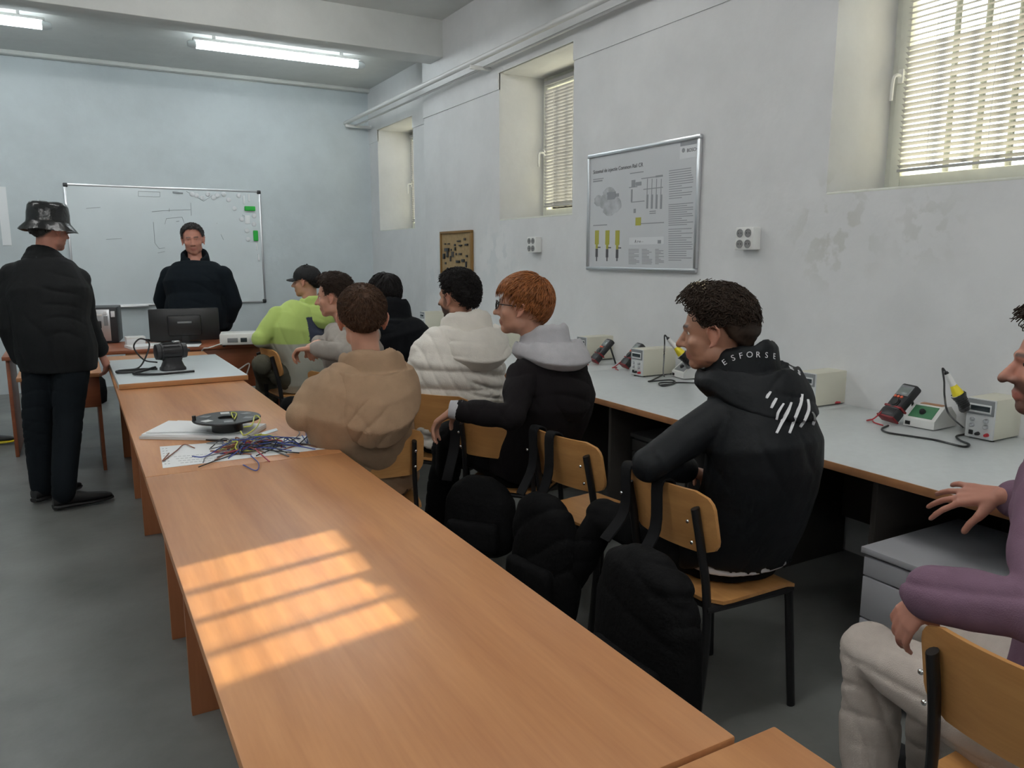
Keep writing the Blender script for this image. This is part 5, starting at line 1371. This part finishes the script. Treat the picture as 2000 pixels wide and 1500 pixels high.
# --- pupil in the black printed jacket
def pupil_printed():
    head = at(1396, 652, 2.48); pel = Vector((1.86, 1.775, 0.545))
    neck = at(1456, 752, 2.50); chest = at(1492, 868, 2.46)
    S = dict(pelvis=pel, chest=chest, neck=neck, head=head, haz=-40, hpitch=-5, paz=10, taz=-12, s=1.0, vox=0.0052, cvox=0.0075, slump=0.03, hs=1.04,
             shL=at(1405, 815, 2.42), shR=at(1545, 805, 2.62), elL=at(1268, 908, 2.38), wrL=at(1345, 918, 2.60), elR=at(1560, 930, 2.82), wrR=at(1480, 960, 2.9),
             knL=Vector((1.62, 2.18, 0.55)), anL=Vector((1.50, 2.36, 0.12)), knR=Vector((1.96, 2.24, 0.55)), anR=Vector((1.93, 2.32, 0.10)), fazL=-75, fazR=5,
             skin='mid', haircol=(0.018, 0.012, 0.010), fade=-0.02, jaw=0.95,
             top=dict(mat='jacket_gloss', name='jacket', bulk=1.06, th=0.030, fold=0.008, hem=0.035, collar=0.02, arm=1.06, seed=4),
             bottom=dict(mat='black_trousers'), shoe=dict(m='shoe_black', sole='white_plastic', stripes='graphic_white', trim='graphic_white'))
    root, HM, L, nk, up, f, r = person('person', 'pupil in black printed jacket with curly dark hair, turned to the front', S)
    hair(HM, root, 'hair_dark_brown', top=0.030, side=0.004, back=0.024, front=0.022, locks=2600, lock_len=0.034, curl=0.010, lock_r=0.0019, seed=3, bumpy=0.007, flow='rand', locks_top=True)
    hair(HM, root, 'hair_dark_brown', top=0.004, side=0.003, back=0.004, locks=10, seed=4, bumpy=0.0, name='hair_fade')
    hd = hood(root, nk + up * 0.075 - f * 0.005, S['taz'], 'jacket_gloss', s=1.30, drop=0.55, seed=8, stand=0.015, bag=0.042, voxel=0.006)
    body = [o for o in root.children if o.name.startswith('jacket')][0]
    bpy.context.view_layer.update()
    from mathutils.bvhtree import BVHTree
    def tree(o):
        me = o.data; return BVHTree.FromPolygons([v.co.copy() for v in me.vertices], [tuple(p.vertices) for p in me.polygons])
    tb, th = tree(body), tree(hd)
    eye = L(EYEP)
    def shoot(t, px, py):
        d = sight(px, py).normalized(); h = t.ray_cast(eye, d); return h
    # brush stripes on the back
    stripes = [[(1505, 765), (1500, 772), (1497, 778)], [(1516, 778), (1510, 788), (1506, 797)], [(1530, 788), (1522, 800), (1518, 808), (1516, 820)], [(1545, 786), (1537, 806), (1526, 825), (1516, 846)],
               [(1566, 770), (1562, 790), (1552, 815), (1541, 846)], [(1577, 780), (1578, 800), (1570, 820), (1562, 834)], [(1586, 805), (1590, 815), (1587, 830)]]
    for st in stripes:
        P = []
        for p in arc([Vector((x, y, 0)) for x, y in st], 10):
            h = shoot(tb, p.x, p.y); h2 = shoot(th, p.x, p.y)
            if h2[0] is not None and (h[0] is None or h2[3] < h[3]): h = h2
            if h[0] is not None: P.append(h[0] + h[1] * 0.0012)
        if len(P) > 2:
            n = len(P); MB().tube(P, [0.0065 * (0.65 + 0.35 * math.sin(math.pi * (k + 0.5) / n)) for k in range(n)], 8, 0.35).build('printed_stripe', 'graphic_white', root)
    # lettering along the hood edge
    def letter(ch, px, py, size, ang):
        h = shoot(th, px, py)
        if h[0] is None: h = shoot(tb, px, py)
        if h[0] is None: return
        n = h[1]; x = RT * math.cos(ang) - UP * math.sin(ang); x = (x - n * x.dot(n)).normalized(); y = n.cross(x)
        M = Matrix(((x.x, y.x, n.x, 0), (x.y, y.y, n.y, 0), (x.z, y.z, n.z, 0), (0, 0, 0, 1)))
        text_mesh(ch, size, 'printed_letter', 'graphic_white', hd, Matrix.Translation(h[0] + n * 0.002) @ M, 0.0006, 'CENTER')
    for ch, x, y, a in (('E', 1418, 712, -0.5), ('S', 1434, 704, -0.35), ('F', 1448, 700, -0.2), ('O', 1464, 698, -0.05), ('R', 1480, 698, 0.0), ('S', 1496, 699, 0.05), ('E', 1511, 701, 0.1)):
        letter(ch, x, y, 0.026, a)
    letter('E', 1546, 722, 0.034, 0.35); letter('S', 1560, 732, 0.034, 0.5)
    # white shirt hem under the jacket
    mb = MB(); pl = L(pel); ff, rr = face_dir(0)
    torso(mb, [pl - Vector((0, 0, 0.055)), pl + Vector((0, 0, 0.02))], [(0.184, 0.152), (0.186, 0.154)], [5, 5]); me = fuse(mb, 0.008, 3); folds(me, 0.004); link('shirt_hem', me, 'graphic_white', root, angle=0)
    return root
pupil_printed()

# --- pupil in the purple sweater, cut by the right edge
def pupil_purple():
    pel = Vector((1.70, 0.66, 0.545)); head = at(2076, 722, 1.72); neck = at(2130, 875, 1.66); chest = at(2165, 1010, 1.58)
    wr = atz(1945, 968, 0.80)
    S = dict(pelvis=pel, chest=chest, neck=neck, head=head, haz=-34, hpitch=0, paz=-10, taz=12, vox=0.0048, cvox=0.0075, hs=1.0, slump=0.02,
             shL=at(2072, 985, 1.50), shR=at(2190, 930, 1.86), elL=at(2030, 1195, 1.40), wrL=at(1822, 1160, 1.52), elR=at(2085, 1000, 2.25), wrR=Vector((2.285, 1.16, 0.812)),
             knL=Vector((1.665, 1.11, 0.515)), anL=Vector((1.64, 1.07, 0.11)), knR=Vector((1.92, 1.08, 0.545)), anR=Vector((1.95, 1.10, 0.11)), fazL=-20, fazR=20,
             skin='ruddy', haircol=(0.030, 0.022, 0.018), beard=0.75, fade=-0.02, nose=1.3,
             hands=dict(R=dict(d=(-0.02, 0.17, -0.035), n=(0.62, 0.05, -0.75), side=1, curls=(0.22, 0.20, 0.20, 0.24), spread=0.42, thumb=1.25, s=1.12),
                        L=dict(d=tuple(at(1772, 1205, 1.55) - at(1822, 1160, 1.52)), n=tuple(at(1850, 1230, 1.6) - at(1790, 1190, 1.52)), side=1, curl=0.45, spread=0.12, s=0.84)),
             top=dict(mat='purple_fleece', name='sweater', bulk=1.0, th=0.02, fold=0.009, ff=(9, 9, 9), hem=0.08, arm=1.25, seed=6, cuff=dict(R=0.01, L=-0.035)),
             bottom=dict(mat='sand_trousers', leg=1.12, fold=0.008), shoe=dict(m='shoe_black', sole='white_plastic'))
    root, HM, L, nk, up, f, r = person('person', 'pupil in purple sweater and pale trousers at the right edge', S)
    hair(HM, root, 'hair_dark_brown', top=0.036, side=0.006, back=0.012, front=0.016, locks=1700, lock_len=0.034, curl=0.009, lock_r=0.0018, seed=13, bumpy=0.007, flow='rand', locks_top=True)
    hood(root, nk + up * 0.01, S['taz'], 'purple_fleece', s=0.9, drop=0.3, seed=3, name='collar')
pupil_purple()

# --- red haired pupil with glasses
def pupil_red():
    pel = Vector((1.78, 3.02, 0.545)); head = at(1020, 602, 3.30); neck = at(1066, 688, 3.36); chest = at(1078, 775, 3.38)
    S = dict(pelvis=pel, chest=chest, neck=neck, head=head, haz=-50, hpitch=4, paz=-20, taz=-18, vox=0.0058, cvox=0.008, hs=1.05, slump=0.03,
             shL=at(1020, 735, 3.24), shR=at(1118, 720, 3.52), elL=at(1000, 815, 3.10), wrL=at(888, 800, 3.12), elR=at(1120, 830, 3.6), wrR=at(1060, 850, 3.75),
             knL=at(880, 850, 3.62), anL=Z(atz(868, 1012, 0.10), 0.11), knR=Vector((1.55, 3.42, 0.54)), anR=Vector((1.50, 3.46, 0.11)), fazL=150, fazR=-30,
             skin='light', haircol=(0.27, 0.095, 0.03), nose=1.0,
             hands=dict(L=dict(d=tuple(at(862, 818, 3.15) - at(888, 800, 3.12)), n=(0, 0, -1), curl=0.5)),
             top=dict(mat='black_warm', name='jacket', bulk=1.08, th=0.030, fold=0.008, hem=0.05, arm=1.12, seed=14),
             bottom=dict(mat='black_trousers'), shoe=dict(m='shoe_black', sole='white_plastic', high=True, trim='white_plastic'))
    root, HM, L, nk, up, f, r = person('person', 'red haired pupil with glasses in a dark jacket with pale grey hood', S)
    hair(HM, root, 'hair_red', top=0.022, side=0.015, back=0.016, front=0.004, lift=-0.03, fringe=0.24, locks=1800, lock_len=0.044, lock_r=0.0022, seed=5, bumpy=0.003)
    hood(root, nk + up * 0.062, S['taz'], 'light_grey', s=1.22, drop=0.25, bag=0.03, seed=12, stand=0.01)
    hood(root, nk - up * 0.055 - f * 0.015, S['taz'], 'black_warm', s=1.30, drop=0.8, seed=22, name='jacket_hood')
    g = MB()                                                    # glasses
    gp = lambda x, y, z: HM @ Vector((x, y, z))
    for sg in (-1, 1):
        pts = [gp(sg * 0.033 + 0.023 * math.cos(a), 0.104 - 0.006 * abs(math.cos(a)), 0.008 + 0.018 * math.sin(a)) for a in np.linspace(0, 2 * math.pi, 21)]
        g.tube(pts, 0.0023, 6); g.tube([gp(sg * 0.056, 0.098, 0.014), gp(sg * 0.074, 0.07, 0.014), gp(sg * 0.083, 0.0, 0.012)], 0.0022, 6)
    g.tube([gp(-0.010, 0.105, 0.012), gp(0.010, 0.105, 0.012)], 0.0022, 6)
    go = g.build('glasses', 'black_plastic', root)
    for sg in (-1, 1):
        MB().ball(gp(sg * 0.033, 0.102, 0.008), (0.021, 0.001, 0.016), HM.to_3x3(), 16, 8).build('lens', 'pane_glass', go)
    # pale cuff and ankle band
    w_, e_ = L(S['wrL']), L(S['elL']); d = (w_ - e_).normalized()
    MB().tube([w_ - d * 0.03, w_ + d * 0.02], [0.044, 0.036], 16).build('cuff', 'light_grey', root)
    a_, k_ = L(S['anL']), L(S['knL']); d = (a_ - k_).normalized()
    MB().tube([a_ - d * 0.055, a_ - d * 0.048], 0.060, 18).build('sock_band', 'white_plastic', root)
    c = a_ + (eye_dir := (L(EYEP) - a_).normalized()) * 0.055 + Vector((0, 0, -0.015))
    Mx = frame_M(c, eye_dir.cross(Vector((0, 0, 1))), (0, 0, 1))
    sb = MB().lathe([(0.026, -0.004), (0.026, 0.004), (0.022, 0.006)], Mx, 20).build('ankle_patch', 'print_grey', root)
    st = MB(); st.prism([((0.017 if k % 2 == 0 else 0.007) * math.sin(k * math.pi / 5), (0.017 if k % 2 == 0 else 0.007) * math.cos(k * math.pi / 5)) for k in range(10)], 0.005, 0.009, Mx); st.build('star', 'graphic_white', sb)
pupil_red()

# --- pupil in the white puffer jacket
def pupil_puffer():
    pel = Vector((1.73, 3.72, 0.545)); head = at(893, 583, 4.05); neck = at(905, 652, 4.08); chest = at(890, 712, 4.06)
    cz = chest.z
    def quilt(P):
        z = P[:, 2] + 0.10 * vnoise(P * 3, 4) + 0.02 * P[:, 0]
        q = np.abs(np.sin(z * math.pi / 0.085)); return 0.016 * (q ** 0.6 - 0.6) * np.clip((cz + 0.06 - P[:, 2]) / 0.05, 0.15, 1)
    S = dict(pelvis=pel, chest=chest, neck=neck, head=head, haz=-28, hpitch=-2, paz=10, taz=0, vox=0.0065, cvox=0.0075, hs=1.05,
             shL=at(832, 690, 4.0), shR=at(952, 685, 4.15), elL=at(812, 772, 4.0), wrL=at(845, 785, 4.3), elR=at(965, 775, 4.2), wrR=at(930, 790, 4.45),
             knL=Vector((1.62, 4.15, 0.54)), anL=Vector((1.58, 4.2, 0.11)), knR=Vector((1.88, 4.15, 0.54)), anR=Vector((1.9, 4.2, 0.11)), fazL=-10, fazR=10,
             skin='mid', haircol=(0.010, 0.008, 0.008), beard=0.9, fade=0.0,
             top=dict(mat='puffer_white', name='puffer_jacket', bulk=1.20, th=0.045, fold=0.012, ff=(5, 5, 13), hem=0.02, arm=1.32, seed=15, extra=quilt, it=4, puff=0.8),
             bottom=dict(mat='black_trousers'), shoe=dict(m='shoe_black', sole='white_plastic'))
    root, HM, L, nk, up, f, r = person('person', 'pupil in a white quilted puffer jacket seen from behind', S)
    hair(HM, root, 'hair_black', top=0.028, side=0.008, back=0.020, front=0.004, lift=0.02, locks=1500, lock_len=0.03, curl=0.006, lock_r=0.0019, seed=25, bumpy=0.006, flow='rand')
    hood(root, nk + up * 0.05, S['taz'], 'puffer_white', s=1.5, drop=0.55, seed=32, stand=0.01, bag=0.035)
pupil_puffer()

# --- pupil in the tan hoodie
def pupil_tan():
    pel = Vector((1.07, 3.14, 0.545)); head = at(708, 628, 3.10); neck = at(722, 722, 3.12); chest = at(698, 800, 3.10)
    S = dict(pelvis=pel, chest=chest, neck=neck, head=head, haz=14, hpitch=-3, paz=12, taz=14, vox=0.0058, cvox=0.008, hs=1.05,
             shL=at(622, 768, 3.08), shR=at(778, 770, 3.14), elL=at(588, 812, 3.02), wrL=at(660, 815, 3.42), elR=at(782, 835, 3.14), wrR=at(740, 840, 3.5),
             knL=Vector((0.98, 3.60, 0.54)), anL=Vector((1.0, 3.62, 0.11)), knR=Vector((1.26, 3.58, 0.54)), anR=Vector((1.28, 3.6, 0.11)), fazL=5, fazR=20,
             skin='light', haircol=(0.055, 0.028, 0.017), fade=-0.03,
             top=dict(mat='tan_fleece', name='hoodie', bulk=1.12, th=0.026, fold=0.007, hem=0.04, arm=1.14, seed=34),
             bottom=dict(mat='sand_brown' if 'sand_brown' in MATS else cloth('sand_brown', (0.16, 0.11, 0.075))), shoe=dict(m='shoe_black', sole='white_plastic'))
    root, HM, L, nk, up, f, r = person('person', 'pupil in a tan hoodie with short brown hair seen from behind', S)
    hair(HM, root, 'hair_brown', top=0.018, side=0.007, back=0.010, front=0.004, locks=2200, lock_len=0.018, lock_r=0.0012, seed=45, bumpy=0.002)
    hood(root, nk + up * 0.03, S['taz'], 'tan_fleece', s=1.42, drop=1.05, bag=0.022, seed=42)
pupil_tan()

# --- pupil in grey with curly hair, arms stretched to the left
def pupil_grey():
    pel = Vector((1.50, 4.66, 0.545)); head = at(652, 582, 4.62); neck = at(682, 640, 4.66); chest = at(690, 690, 4.66)
    S = dict(pelvis=pel, chest=chest, neck=neck, head=head, haz=-58, hpitch=-4, paz=-20, taz=-30, vox=0.0065, cvox=0.0085, hs=1.0,
             shL=at(655, 652, 4.50), shR=at(722, 655, 4.80), elL=at(672, 690, 4.30), wrL=at(612, 680, 4.25), elR=at(640, 690, 4.78), wrR=at(622, 668, 4.42),
             knL=Vector((1.15, 4.90, 0.54)), anL=Vector((1.12, 4.95, 0.11)), knR=Vector((1.35, 5.08, 0.54)), anR=Vector((1.32, 5.1, 0.11)), fazL=-40, fazR=-30,
             skin='light', haircol=(0.04, 0.024, 0.016),
             hands=dict(L=dict(d=tuple(at(560, 684, 4.3) - at(612, 680, 4.25)), n=(0, 0, -1), curl=0.75), R=dict(d=tuple(at(602, 678, 4.3) - at(622, 668, 4.42)), n=(0, -0.3, -1), curl=0.7)),
             top=dict(mat='grey_marl', name='hoodie', bulk=1.05, th=0.024, fold=0.006, hem=0.05, arm=1.1, seed=54),
             bottom=dict(mat='black_trousers'), shoe=dict(m='shoe_black', sole='white_plastic'))
    root, HM, L, nk, up, f, r = person('person', 'pupil in a grey top with tousled brown hair, arms stretched out', S)
    hair(HM, root, 'hair_dark_brown', top=0.030, side=0.010, back=0.012, front=0.014, locks=1200, lock_len=0.034, curl=0.007, lock_r=0.0020, seed=55, bumpy=0.007, flow='rand')
    hood(root, nk + up * 0.01, S['taz'], 'grey_marl', s=1.0, drop=0.8, seed=52, voxel=0.009)
pupil_grey()

# --- pupil in lime green with a black cap
def pupil_green():
    pel = Vector((1.53, 6.0, 0.545)); head = at(598, 552, 5.95); neck = at(606, 602, 5.97); chest = at(582, 645, 5.93)
    def tint(P):
        lime, grey, navy = np.array((0.46, 0.60, 0.16)), np.array((0.47, 0.47, 0.40)), np.array((0.035, 0.045, 0.085))
        t = np.clip((P[:, 2] - (chest.z - 0.09)) / 0.006, 0, 1)[:, None]; C3 = grey * (1 - t) + lime * t
        f, r = face_dir(-22); d = P - np.array(chest); u = d @ np.array(r); v = d[:, 2]; b = d @ np.array(f)
        m = ((u > -0.035) & (u < 0.19) & (v > -0.17) & (v < 0.11) & (b < 0.0))[:, None]
        return np.where(m, navy, C3)
    S = dict(pelvis=pel, chest=chest, neck=neck, head=head, haz=-55, hpitch=0, paz=-35, taz=-22, vox=0.0075, cvox=0.0085, hs=1.0,
             shL=at(542, 618, 5.82), shR=at(632, 620, 6.1), elL=at(508, 662, 5.75), wrL=at(545, 672, 6.1), elR=at(640, 680, 6.15), wrR=at(610, 690, 6.3),
             knL=at(512, 712, 5.75), anL=Z(atz(535, 798, 0.1), 0.11), knR=Vector((1.30, 6.45, 0.55)), anR=Vector((1.3, 6.45, 0.11)), fazL=-60, fazR=-50,
             skin='light', haircol=(0.02, 0.015, 0.012), fade=-0.05,
             top=dict(mat='tinted_cloth', name='hoodie', bulk=1.18, th=0.030, fold=0.007, hem=0.10, arm=1.25, seed=64, tint=tint, belly=0.02),
             bottom=dict(mat='olive_trousers', leg=1.1), shoe=dict(m='shoe_black', sole='white_plastic'))
    root, HM, L, nk, up, f, r = person('person', 'pupil in a lime green and grey hoodie wearing a black cap', S)
    hair(HM, root, 'hair_black', top=0.004, side=0.006, back=0.010, locks=200, lock_len=0.02, seed=65)
    hood(root, nk + up * 0.05, S['taz'], 'tinted_cloth', s=1.25, drop=0.6, seed=62, voxel=0.009, tint=(0.46, 0.60, 0.16))
    rings = []                                                  # cap crown and bill
    for z, k in ((0.025, 1.0), (0.045, 1.03), (0.075, 0.97), (0.105, 0.78), (0.125, 0.50), (0.135, 0.12)):
        rings.append([HM @ Vector((0.088 * k * math.cos(a), -0.012 + 0.108 * k * math.sin(a), z)) for a in np.linspace(0, 2 * math.pi, 28, endpoint=False)])
    co = MB().rings(rings).build('cap', 'cap_black', root, angle=60)
    top = []; n = 9
    for j in range(6):
        v = j / 5
        top.append([HM @ Vector((math.sin(t) * (0.082 + 0.002 * v), 0.085 * math.cos(t) * (1 - 0.0 * v) + 0.075 * v * math.cos(t) ** 0.5 - 0.006, 0.035 - 0.012 * v * v - 0.012 * math.sin(t) ** 2)) for t in np.linspace(-1.15, 1.15, n)])
    b = MB(); V = [p for rw in top for p in rw]; d = HM.to_3x3() @ Vector((0, 0, -0.006)); V2 = [p + d for p in V]; k = len(V); Fc = []
    for j in range(5):
        for i in range(n - 1):
            a = j * n + i; Fc += [(a, a + 1, a + n + 1, a + n), (k + a, k + a + n, k + a + n + 1, k + a + 1)]
    for i in range(n - 1): a = 5 * n + i; Fc += [(a, a + 1, k + a + 1, k + a)]
    b.add(V + V2, Fc); b.build('cap_bill', 'cap_black', co)
    MB().ball(HM @ Vector((0, -0.012, 0.137)), 0.008, None, 10, 6).build('cap_button', 'cap_black', co)
pupil_green()

# --- pupil hunched in black
def pupil_black():
    pel = Vector((2.02, 5.06, 0.545)); head = at(752, 578, 5.1); neck = at(772, 630, 5.08); chest = at(785, 668, 5.08)
    S = dict(pelvis=pel, chest=chest, neck=neck, head=head, haz=-20, hpitch=-16, paz=10, taz=15, vox=0.0075, cvox=0.009, hs=1.0, eyes=False,
             shL=at(745, 655, 5.05), shR=at(806, 640, 5.15), elL=at(740, 725, 5.15), wrL=at(765, 730, 5.4), elR=at(820, 655, 5.55), wrR=at(815, 650, 5.8),
             knL=Vector((1.92, 5.50, 0.54)), anL=Vector((1.9, 5.55, 0.11)), knR=Vector((2.12, 5.48, 0.54)), anR=Vector((2.12, 5.5, 0.11)),
             skin='mid', haircol=(0.006, 0.006, 0.007),
             top=dict(mat='black_jersey', name='jacket', bulk=1.08, th=0.03, fold=0.006, hem=0.06, arm=1.15, seed=74),
             bottom=dict(mat='black_trousers'), shoe=dict())
    root, HM, L, nk, up, f, r = person('person', 'pupil all in black with round black hair, hunched towards the bench', S)
    hair(HM, root, 'hair_black', top=0.028, side=0.018, back=0.020, front=0.008, lift=-0.12, locks=500, lock_len=0.05, lock_r=0.003, seed=75, bumpy=0.004)
    hood(root, nk + up * 0.05, S['taz'], 'black_jersey', s=1.3, drop=0.7, seed=72, stand=0.05, voxel=0.009)
pupil_black()

# --- teacher behind the desk
def teacher():
    d0 = 6.95
    head = at(377, 470, d0); pel = Z(at(385, 620, d0 + 0.02), 0.98); neck = at(382, 512, d0 + 0.03); chest = at(384, 552, d0 + 0.02)
    S = dict(pelvis=pel, chest=chest, neck=neck, head=head, haz=190, hpitch=-4, hroll=3, paz=188, taz=188, s=1.06, hs=1.06, eyey=0.0660, ear=0.008, vox=0.0065, cvox=0.009,
             shL=at(434, 540, d0), shR=at(334, 540, d0), elL=at(455, 592, d0 + 0.06), wrL=at(436, 640, d0 + 0.16), elR=at(318, 585, d0 + 0.06), wrR=at(338, 635, d0 + 0.16),
             knL=Z(pel + face_dir(188)[1] * -0.1, 0.52), anL=Z(pel + face_dir(188)[1] * -0.11, 0.11), knR=Z(pel + face_dir(188)[1] * 0.1, 0.52), anR=Z(pel + face_dir(188)[1] * 0.11, 0.11),
             skin='ruddy', haircol=(0.055, 0.050, 0.048), beard=0.14, jaw=1.08, fade=-0.02,
             top=dict(mat='navy_cloth', name='jacket', bulk=1.28, th=0.05, fold=0.009, hem=0.14, arm=1.45, seed=84, belly=0.06, collar=-0.01),
             bottom=dict(mat='blue_black_trousers'), shoe=dict())
    root, HM, L, nk, up, f, r = person('person', 'teacher in a dark navy jacket standing behind the desk', S)
    hair(HM, root, 'hair_grizzled', top=0.012, side=0.0005, back=0.006, front=0.010, lift=0.02, locks=900, lock_len=0.030, lock_r=0.0028, seed=85, bumpy=0.002, flow='forward')
    hood(root, nk + Vector((0, 0, 0.010)), 188, 'navy_cloth', s=1.30, drop=0.5, seed=88, stand=0.05, name='collar', voxel=0.008)
teacher()

# --- man in the bucket hat
def hat_man():
    foot = atz(118, 955, 0.0); pel = Z(at(112, 690, 4.78), 0.93); head = at(98, 452, 4.76); neck = at(88, 508, 4.76); chest = at(96, 572, 4.76)
    pf, pr = face_dir(38)
    aL = Z(atz(82, 948, 0.10), 0.11); aR = Z(atz(125, 962, 0.10), 0.11)
    S = dict(pelvis=pel, chest=chest, neck=neck, head=head, haz=52, hpitch=-4, paz=30, taz=24, s=1.05, hs=1.0, vox=0.0065, cvox=0.0085,
             shL=at(28, 540, 4.72), shR=at(150, 548, 4.84), elL=at(20, 640, 4.70), wrL=at(45, 705, 4.78), elR=at(166, 628, 4.92), wrR=at(196, 688, 5.05),
             knL=lerp(pel, aL, 0.52) + Vector((-0.06, 0, 0)), anL=aL, knR=lerp(pel, aR, 0.52) + Vector((0.04, 0.02, 0)), anR=aR, fazL=50, fazR=78,
             skin='ruddy', haircol=(0.05, 0.045, 0.042), beard=0.3,
             top=dict(mat='dark_jacket', name='jacket', bulk=1.12, th=0.036, fold=0.008, hem=0.14, arm=1.28, seed=94),
             bottom=dict(mat='blue_black_trousers', leg=1.12), shoe=dict(L=0.30))
    root, HM, L, nk, up, f, r = person('person', 'man in a glossy black bucket hat and dark jacket standing at left', S)
    hair(HM, root, 'hair_grizzled', top=0.003, side=0.004, back=0.006, locks=150, lock_len=0.02, seed=95)
    rings = []
    prof = [(1.42, 0.006), (1.47, 0.000), (1.40, 0.012), (1.10, 0.046), (1.07, 0.060), (1.06, 0.10), (1.00, 0.142), (0.90, 0.160), (0.60, 0.168), (0.1, 0.170)]
    for k, z in prof:
        rings.append([HM @ Vector((0.094 * k * math.cos(a), -0.010 + 0.114 * (k - 0.02) * math.sin(a), z + (0.004 * math.sin(5 * a) if k > 1.2 else 0.003 * math.sin(3 * a)))) for a in np.linspace(0, 2 * math.pi, 40, endpoint=False)])
    MB().rings(rings).build('bucket_hat', 'hat_gloss', root, angle=50)
    mb = MB()
    for A, rx, h, rad in ((165, 0.080, 0.075, 0.022), (165, 0.090, 0.035, 0.028), (165, 0.105, 0.0, 0.03)):
        pts = []
        for k in range(19):
            a = R_(-A + 2 * A * k / 18); c = math.cos(a); t = (c + 1) / 2
            pts.append(nk + r * math.sin(a) * rx - f * (c * rx * 0.95) + Vector((0, 0, h * t - 0.02 * (1 - t))))
        cap(mb, pts, [rad] * 19, 10)
    me = fuse(mb, 0.008, 4); folds(me, 0.003); link('collar', me, 'dark_jacket', root, angle=0)
hat_man()

# --- seated person whose shoe reaches into the left edge
def left_person():
    sh_ = atz(14, 866, 0.0); pel = Vector((sh_.x - 0.85, sh_.y + 0.05, 0.545))
    S = dict(pelvis=pel, chest=pel + Vector((-0.05, 0, 0.36)), neck=pel + Vector((-0.03, 0, 0.58)), head=pel + Vector((0.02, 0, 0.72)), haz=80, paz=88, taz=88, vox=0.011, cvox=0.012, eyes=False,
             elL=pel + Vector((-0.02, 0.25, 0.22)), wrL=pel + Vector((0.2, 0.18, 0.14)), elR=pel + Vector((-0.02, -0.25, 0.22)), wrR=pel + Vector((0.2, -0.18, 0.14)),
             knL=pel + Vector((0.43, 0.1, 0.0)), anL=pel + Vector((0.40, 0.1, -0.44)), knR=pel + Vector((0.43, -0.06, 0.01)), anR=Vector((sh_.x - 0.17, sh_.y, 0.11)), fazL=85, fazR=95,
             skin='mid', haircol=(0.02, 0.015, 0.012),
             top=dict(mat='black_jersey', name='jacket', fold=0.004), bottom=dict(mat='black_trousers'), shoe=dict(m='shoe_black', sole='yellow_grip'))
    root, HM, *_ = person('person', 'person beyond the left edge of whom only a dark shoe shows', S)
    hair(HM, root, 'hair_black', locks=100)
    c = copy_tree(chair0); c.location = (pel.x - 0.02, pel.y, 0); c.rotation_euler = (0, 0, -R_(88)); tag(c, 'plywood chair out of view beyond the left edge', 'chair', 'plywood classroom chairs')
left_person()

# ------------------------------------------------------------------ bags hung on the chairs
def hung_bag(chair, label, w_, h_, d_, side=0.0, strap_x=(-0.12, 0.10), low=0.05, buckles=False):
    c = CHAIR[chair]; r = empty('black_backpack', (c.location.x, c.location.y, 0), c.rotation_euler.z, label, 'bag', 'black bags hung on chairs')
    mb = MB(); y = -0.285 - d_ / 2
    z0, z1 = low, low + h_
    rows = []
    for z, k in ((z0, 0.55), (z0 + 0.03, 0.88), (z0 + h_ * 0.3, 1.0), (z0 + h_ * 0.7, 0.95), (z1 - 0.05, 0.75), (z1, 0.35)):
        rows.append([Vector((side + w_ / 2 * k * math.copysign(abs(math.cos(a)) ** 0.75, math.cos(a)), y + d_ / 2 * k * math.copysign(abs(math.sin(a)) ** 0.75, math.sin(a)), z)) for a in np.linspace(0, 2 * math.pi, 24, endpoint=False)])
    mb.rings(rows)
    me = fuse(mb, 0.011, 4); folds(me, 0.014, (5, 5, 8), ord(chair) % 5 + 3, 0.002); link('bag_body', me, 'bag_black', r, angle=0)
    mb = MB(); mb.box((side - w_ * 0.36, y - d_ / 2 - 0.035, z0 + 0.04), (side + w_ * 0.36, y - d_ / 2 + 0.03, z0 + h_ * 0.5), 0.025)
    me = fuse(mb, 0.012, 3); folds(me, 0.008); link('front_pocket', me, 'bag_black', r, angle=0)
    for sx in strap_x:
        yb = -0.270 + 0.040 * (sx / 0.2) ** 2
        P = arc([(sx, y + 0.02, z1 - 0.05), (sx, yb - 0.024, 0.66), (sx, yb - 0.022, 0.80), (sx, yb + 0.006, 0.818), (sx, yb + 0.030, 0.80), (sx + 0.002, yb + 0.032, 0.74), (sx + 0.003, yb + 0.036, 0.68)], 28)
        b = MB(); rg = []
        for i, p in enumerate(P):
            t = (P[min(i + 1, len(P) - 1)] - P[max(i - 1, 0)]).normalized(); x = Vector((1, 0, 0)); nn = t.cross(x).normalized()
            rg.append([p + x * 0.024 + nn * 0.003, p - x * 0.024 + nn * 0.003, p - x * 0.024 - nn * 0.003, p + x * 0.024 - nn * 0.003])
        b.rings(rg).build('strap', 'strap_black', r)
    if buckles:
        for (bx_, bz) in ((-w_ * 0.30, z0 + 0.14), (w_ * 0.32, z0 + 0.20)):
            k = MB(); k.ball((side + bx_, y - d_ / 2 - 0.045, bz), 0.008, None, 10, 6); k.tube([(side + bx_, y - d_ / 2 - 0.045, bz), (side + bx_ + 0.002, y - d_ / 2 - 0.05, bz - 0.04)], 0.004, 6)
            k.ball((side + bx_ + 0.002, y - d_ / 2 - 0.05, bz - 0.045), 0.006, None, 10, 6); k.build('zip_pull', 'chrome', r)
    return r
hung_bag('A', 'black backpack hanging from the printed jacket pupil\'s chair to the floor', 0.46, 0.60, 0.17, 0.09, (-0.155, 0.03), 0.02, True)
hung_bag('B', 'black backpack hanging from the empty chair by two straps', 0.36, 0.50, 0.15, 0.05, (-0.13, -0.01), 0.10)
hung_bag('C', 'black rounded bag hanging behind the red haired pupil\'s chair', 0.34, 0.36, 0.16, -0.02, (-0.19,), 0.20)
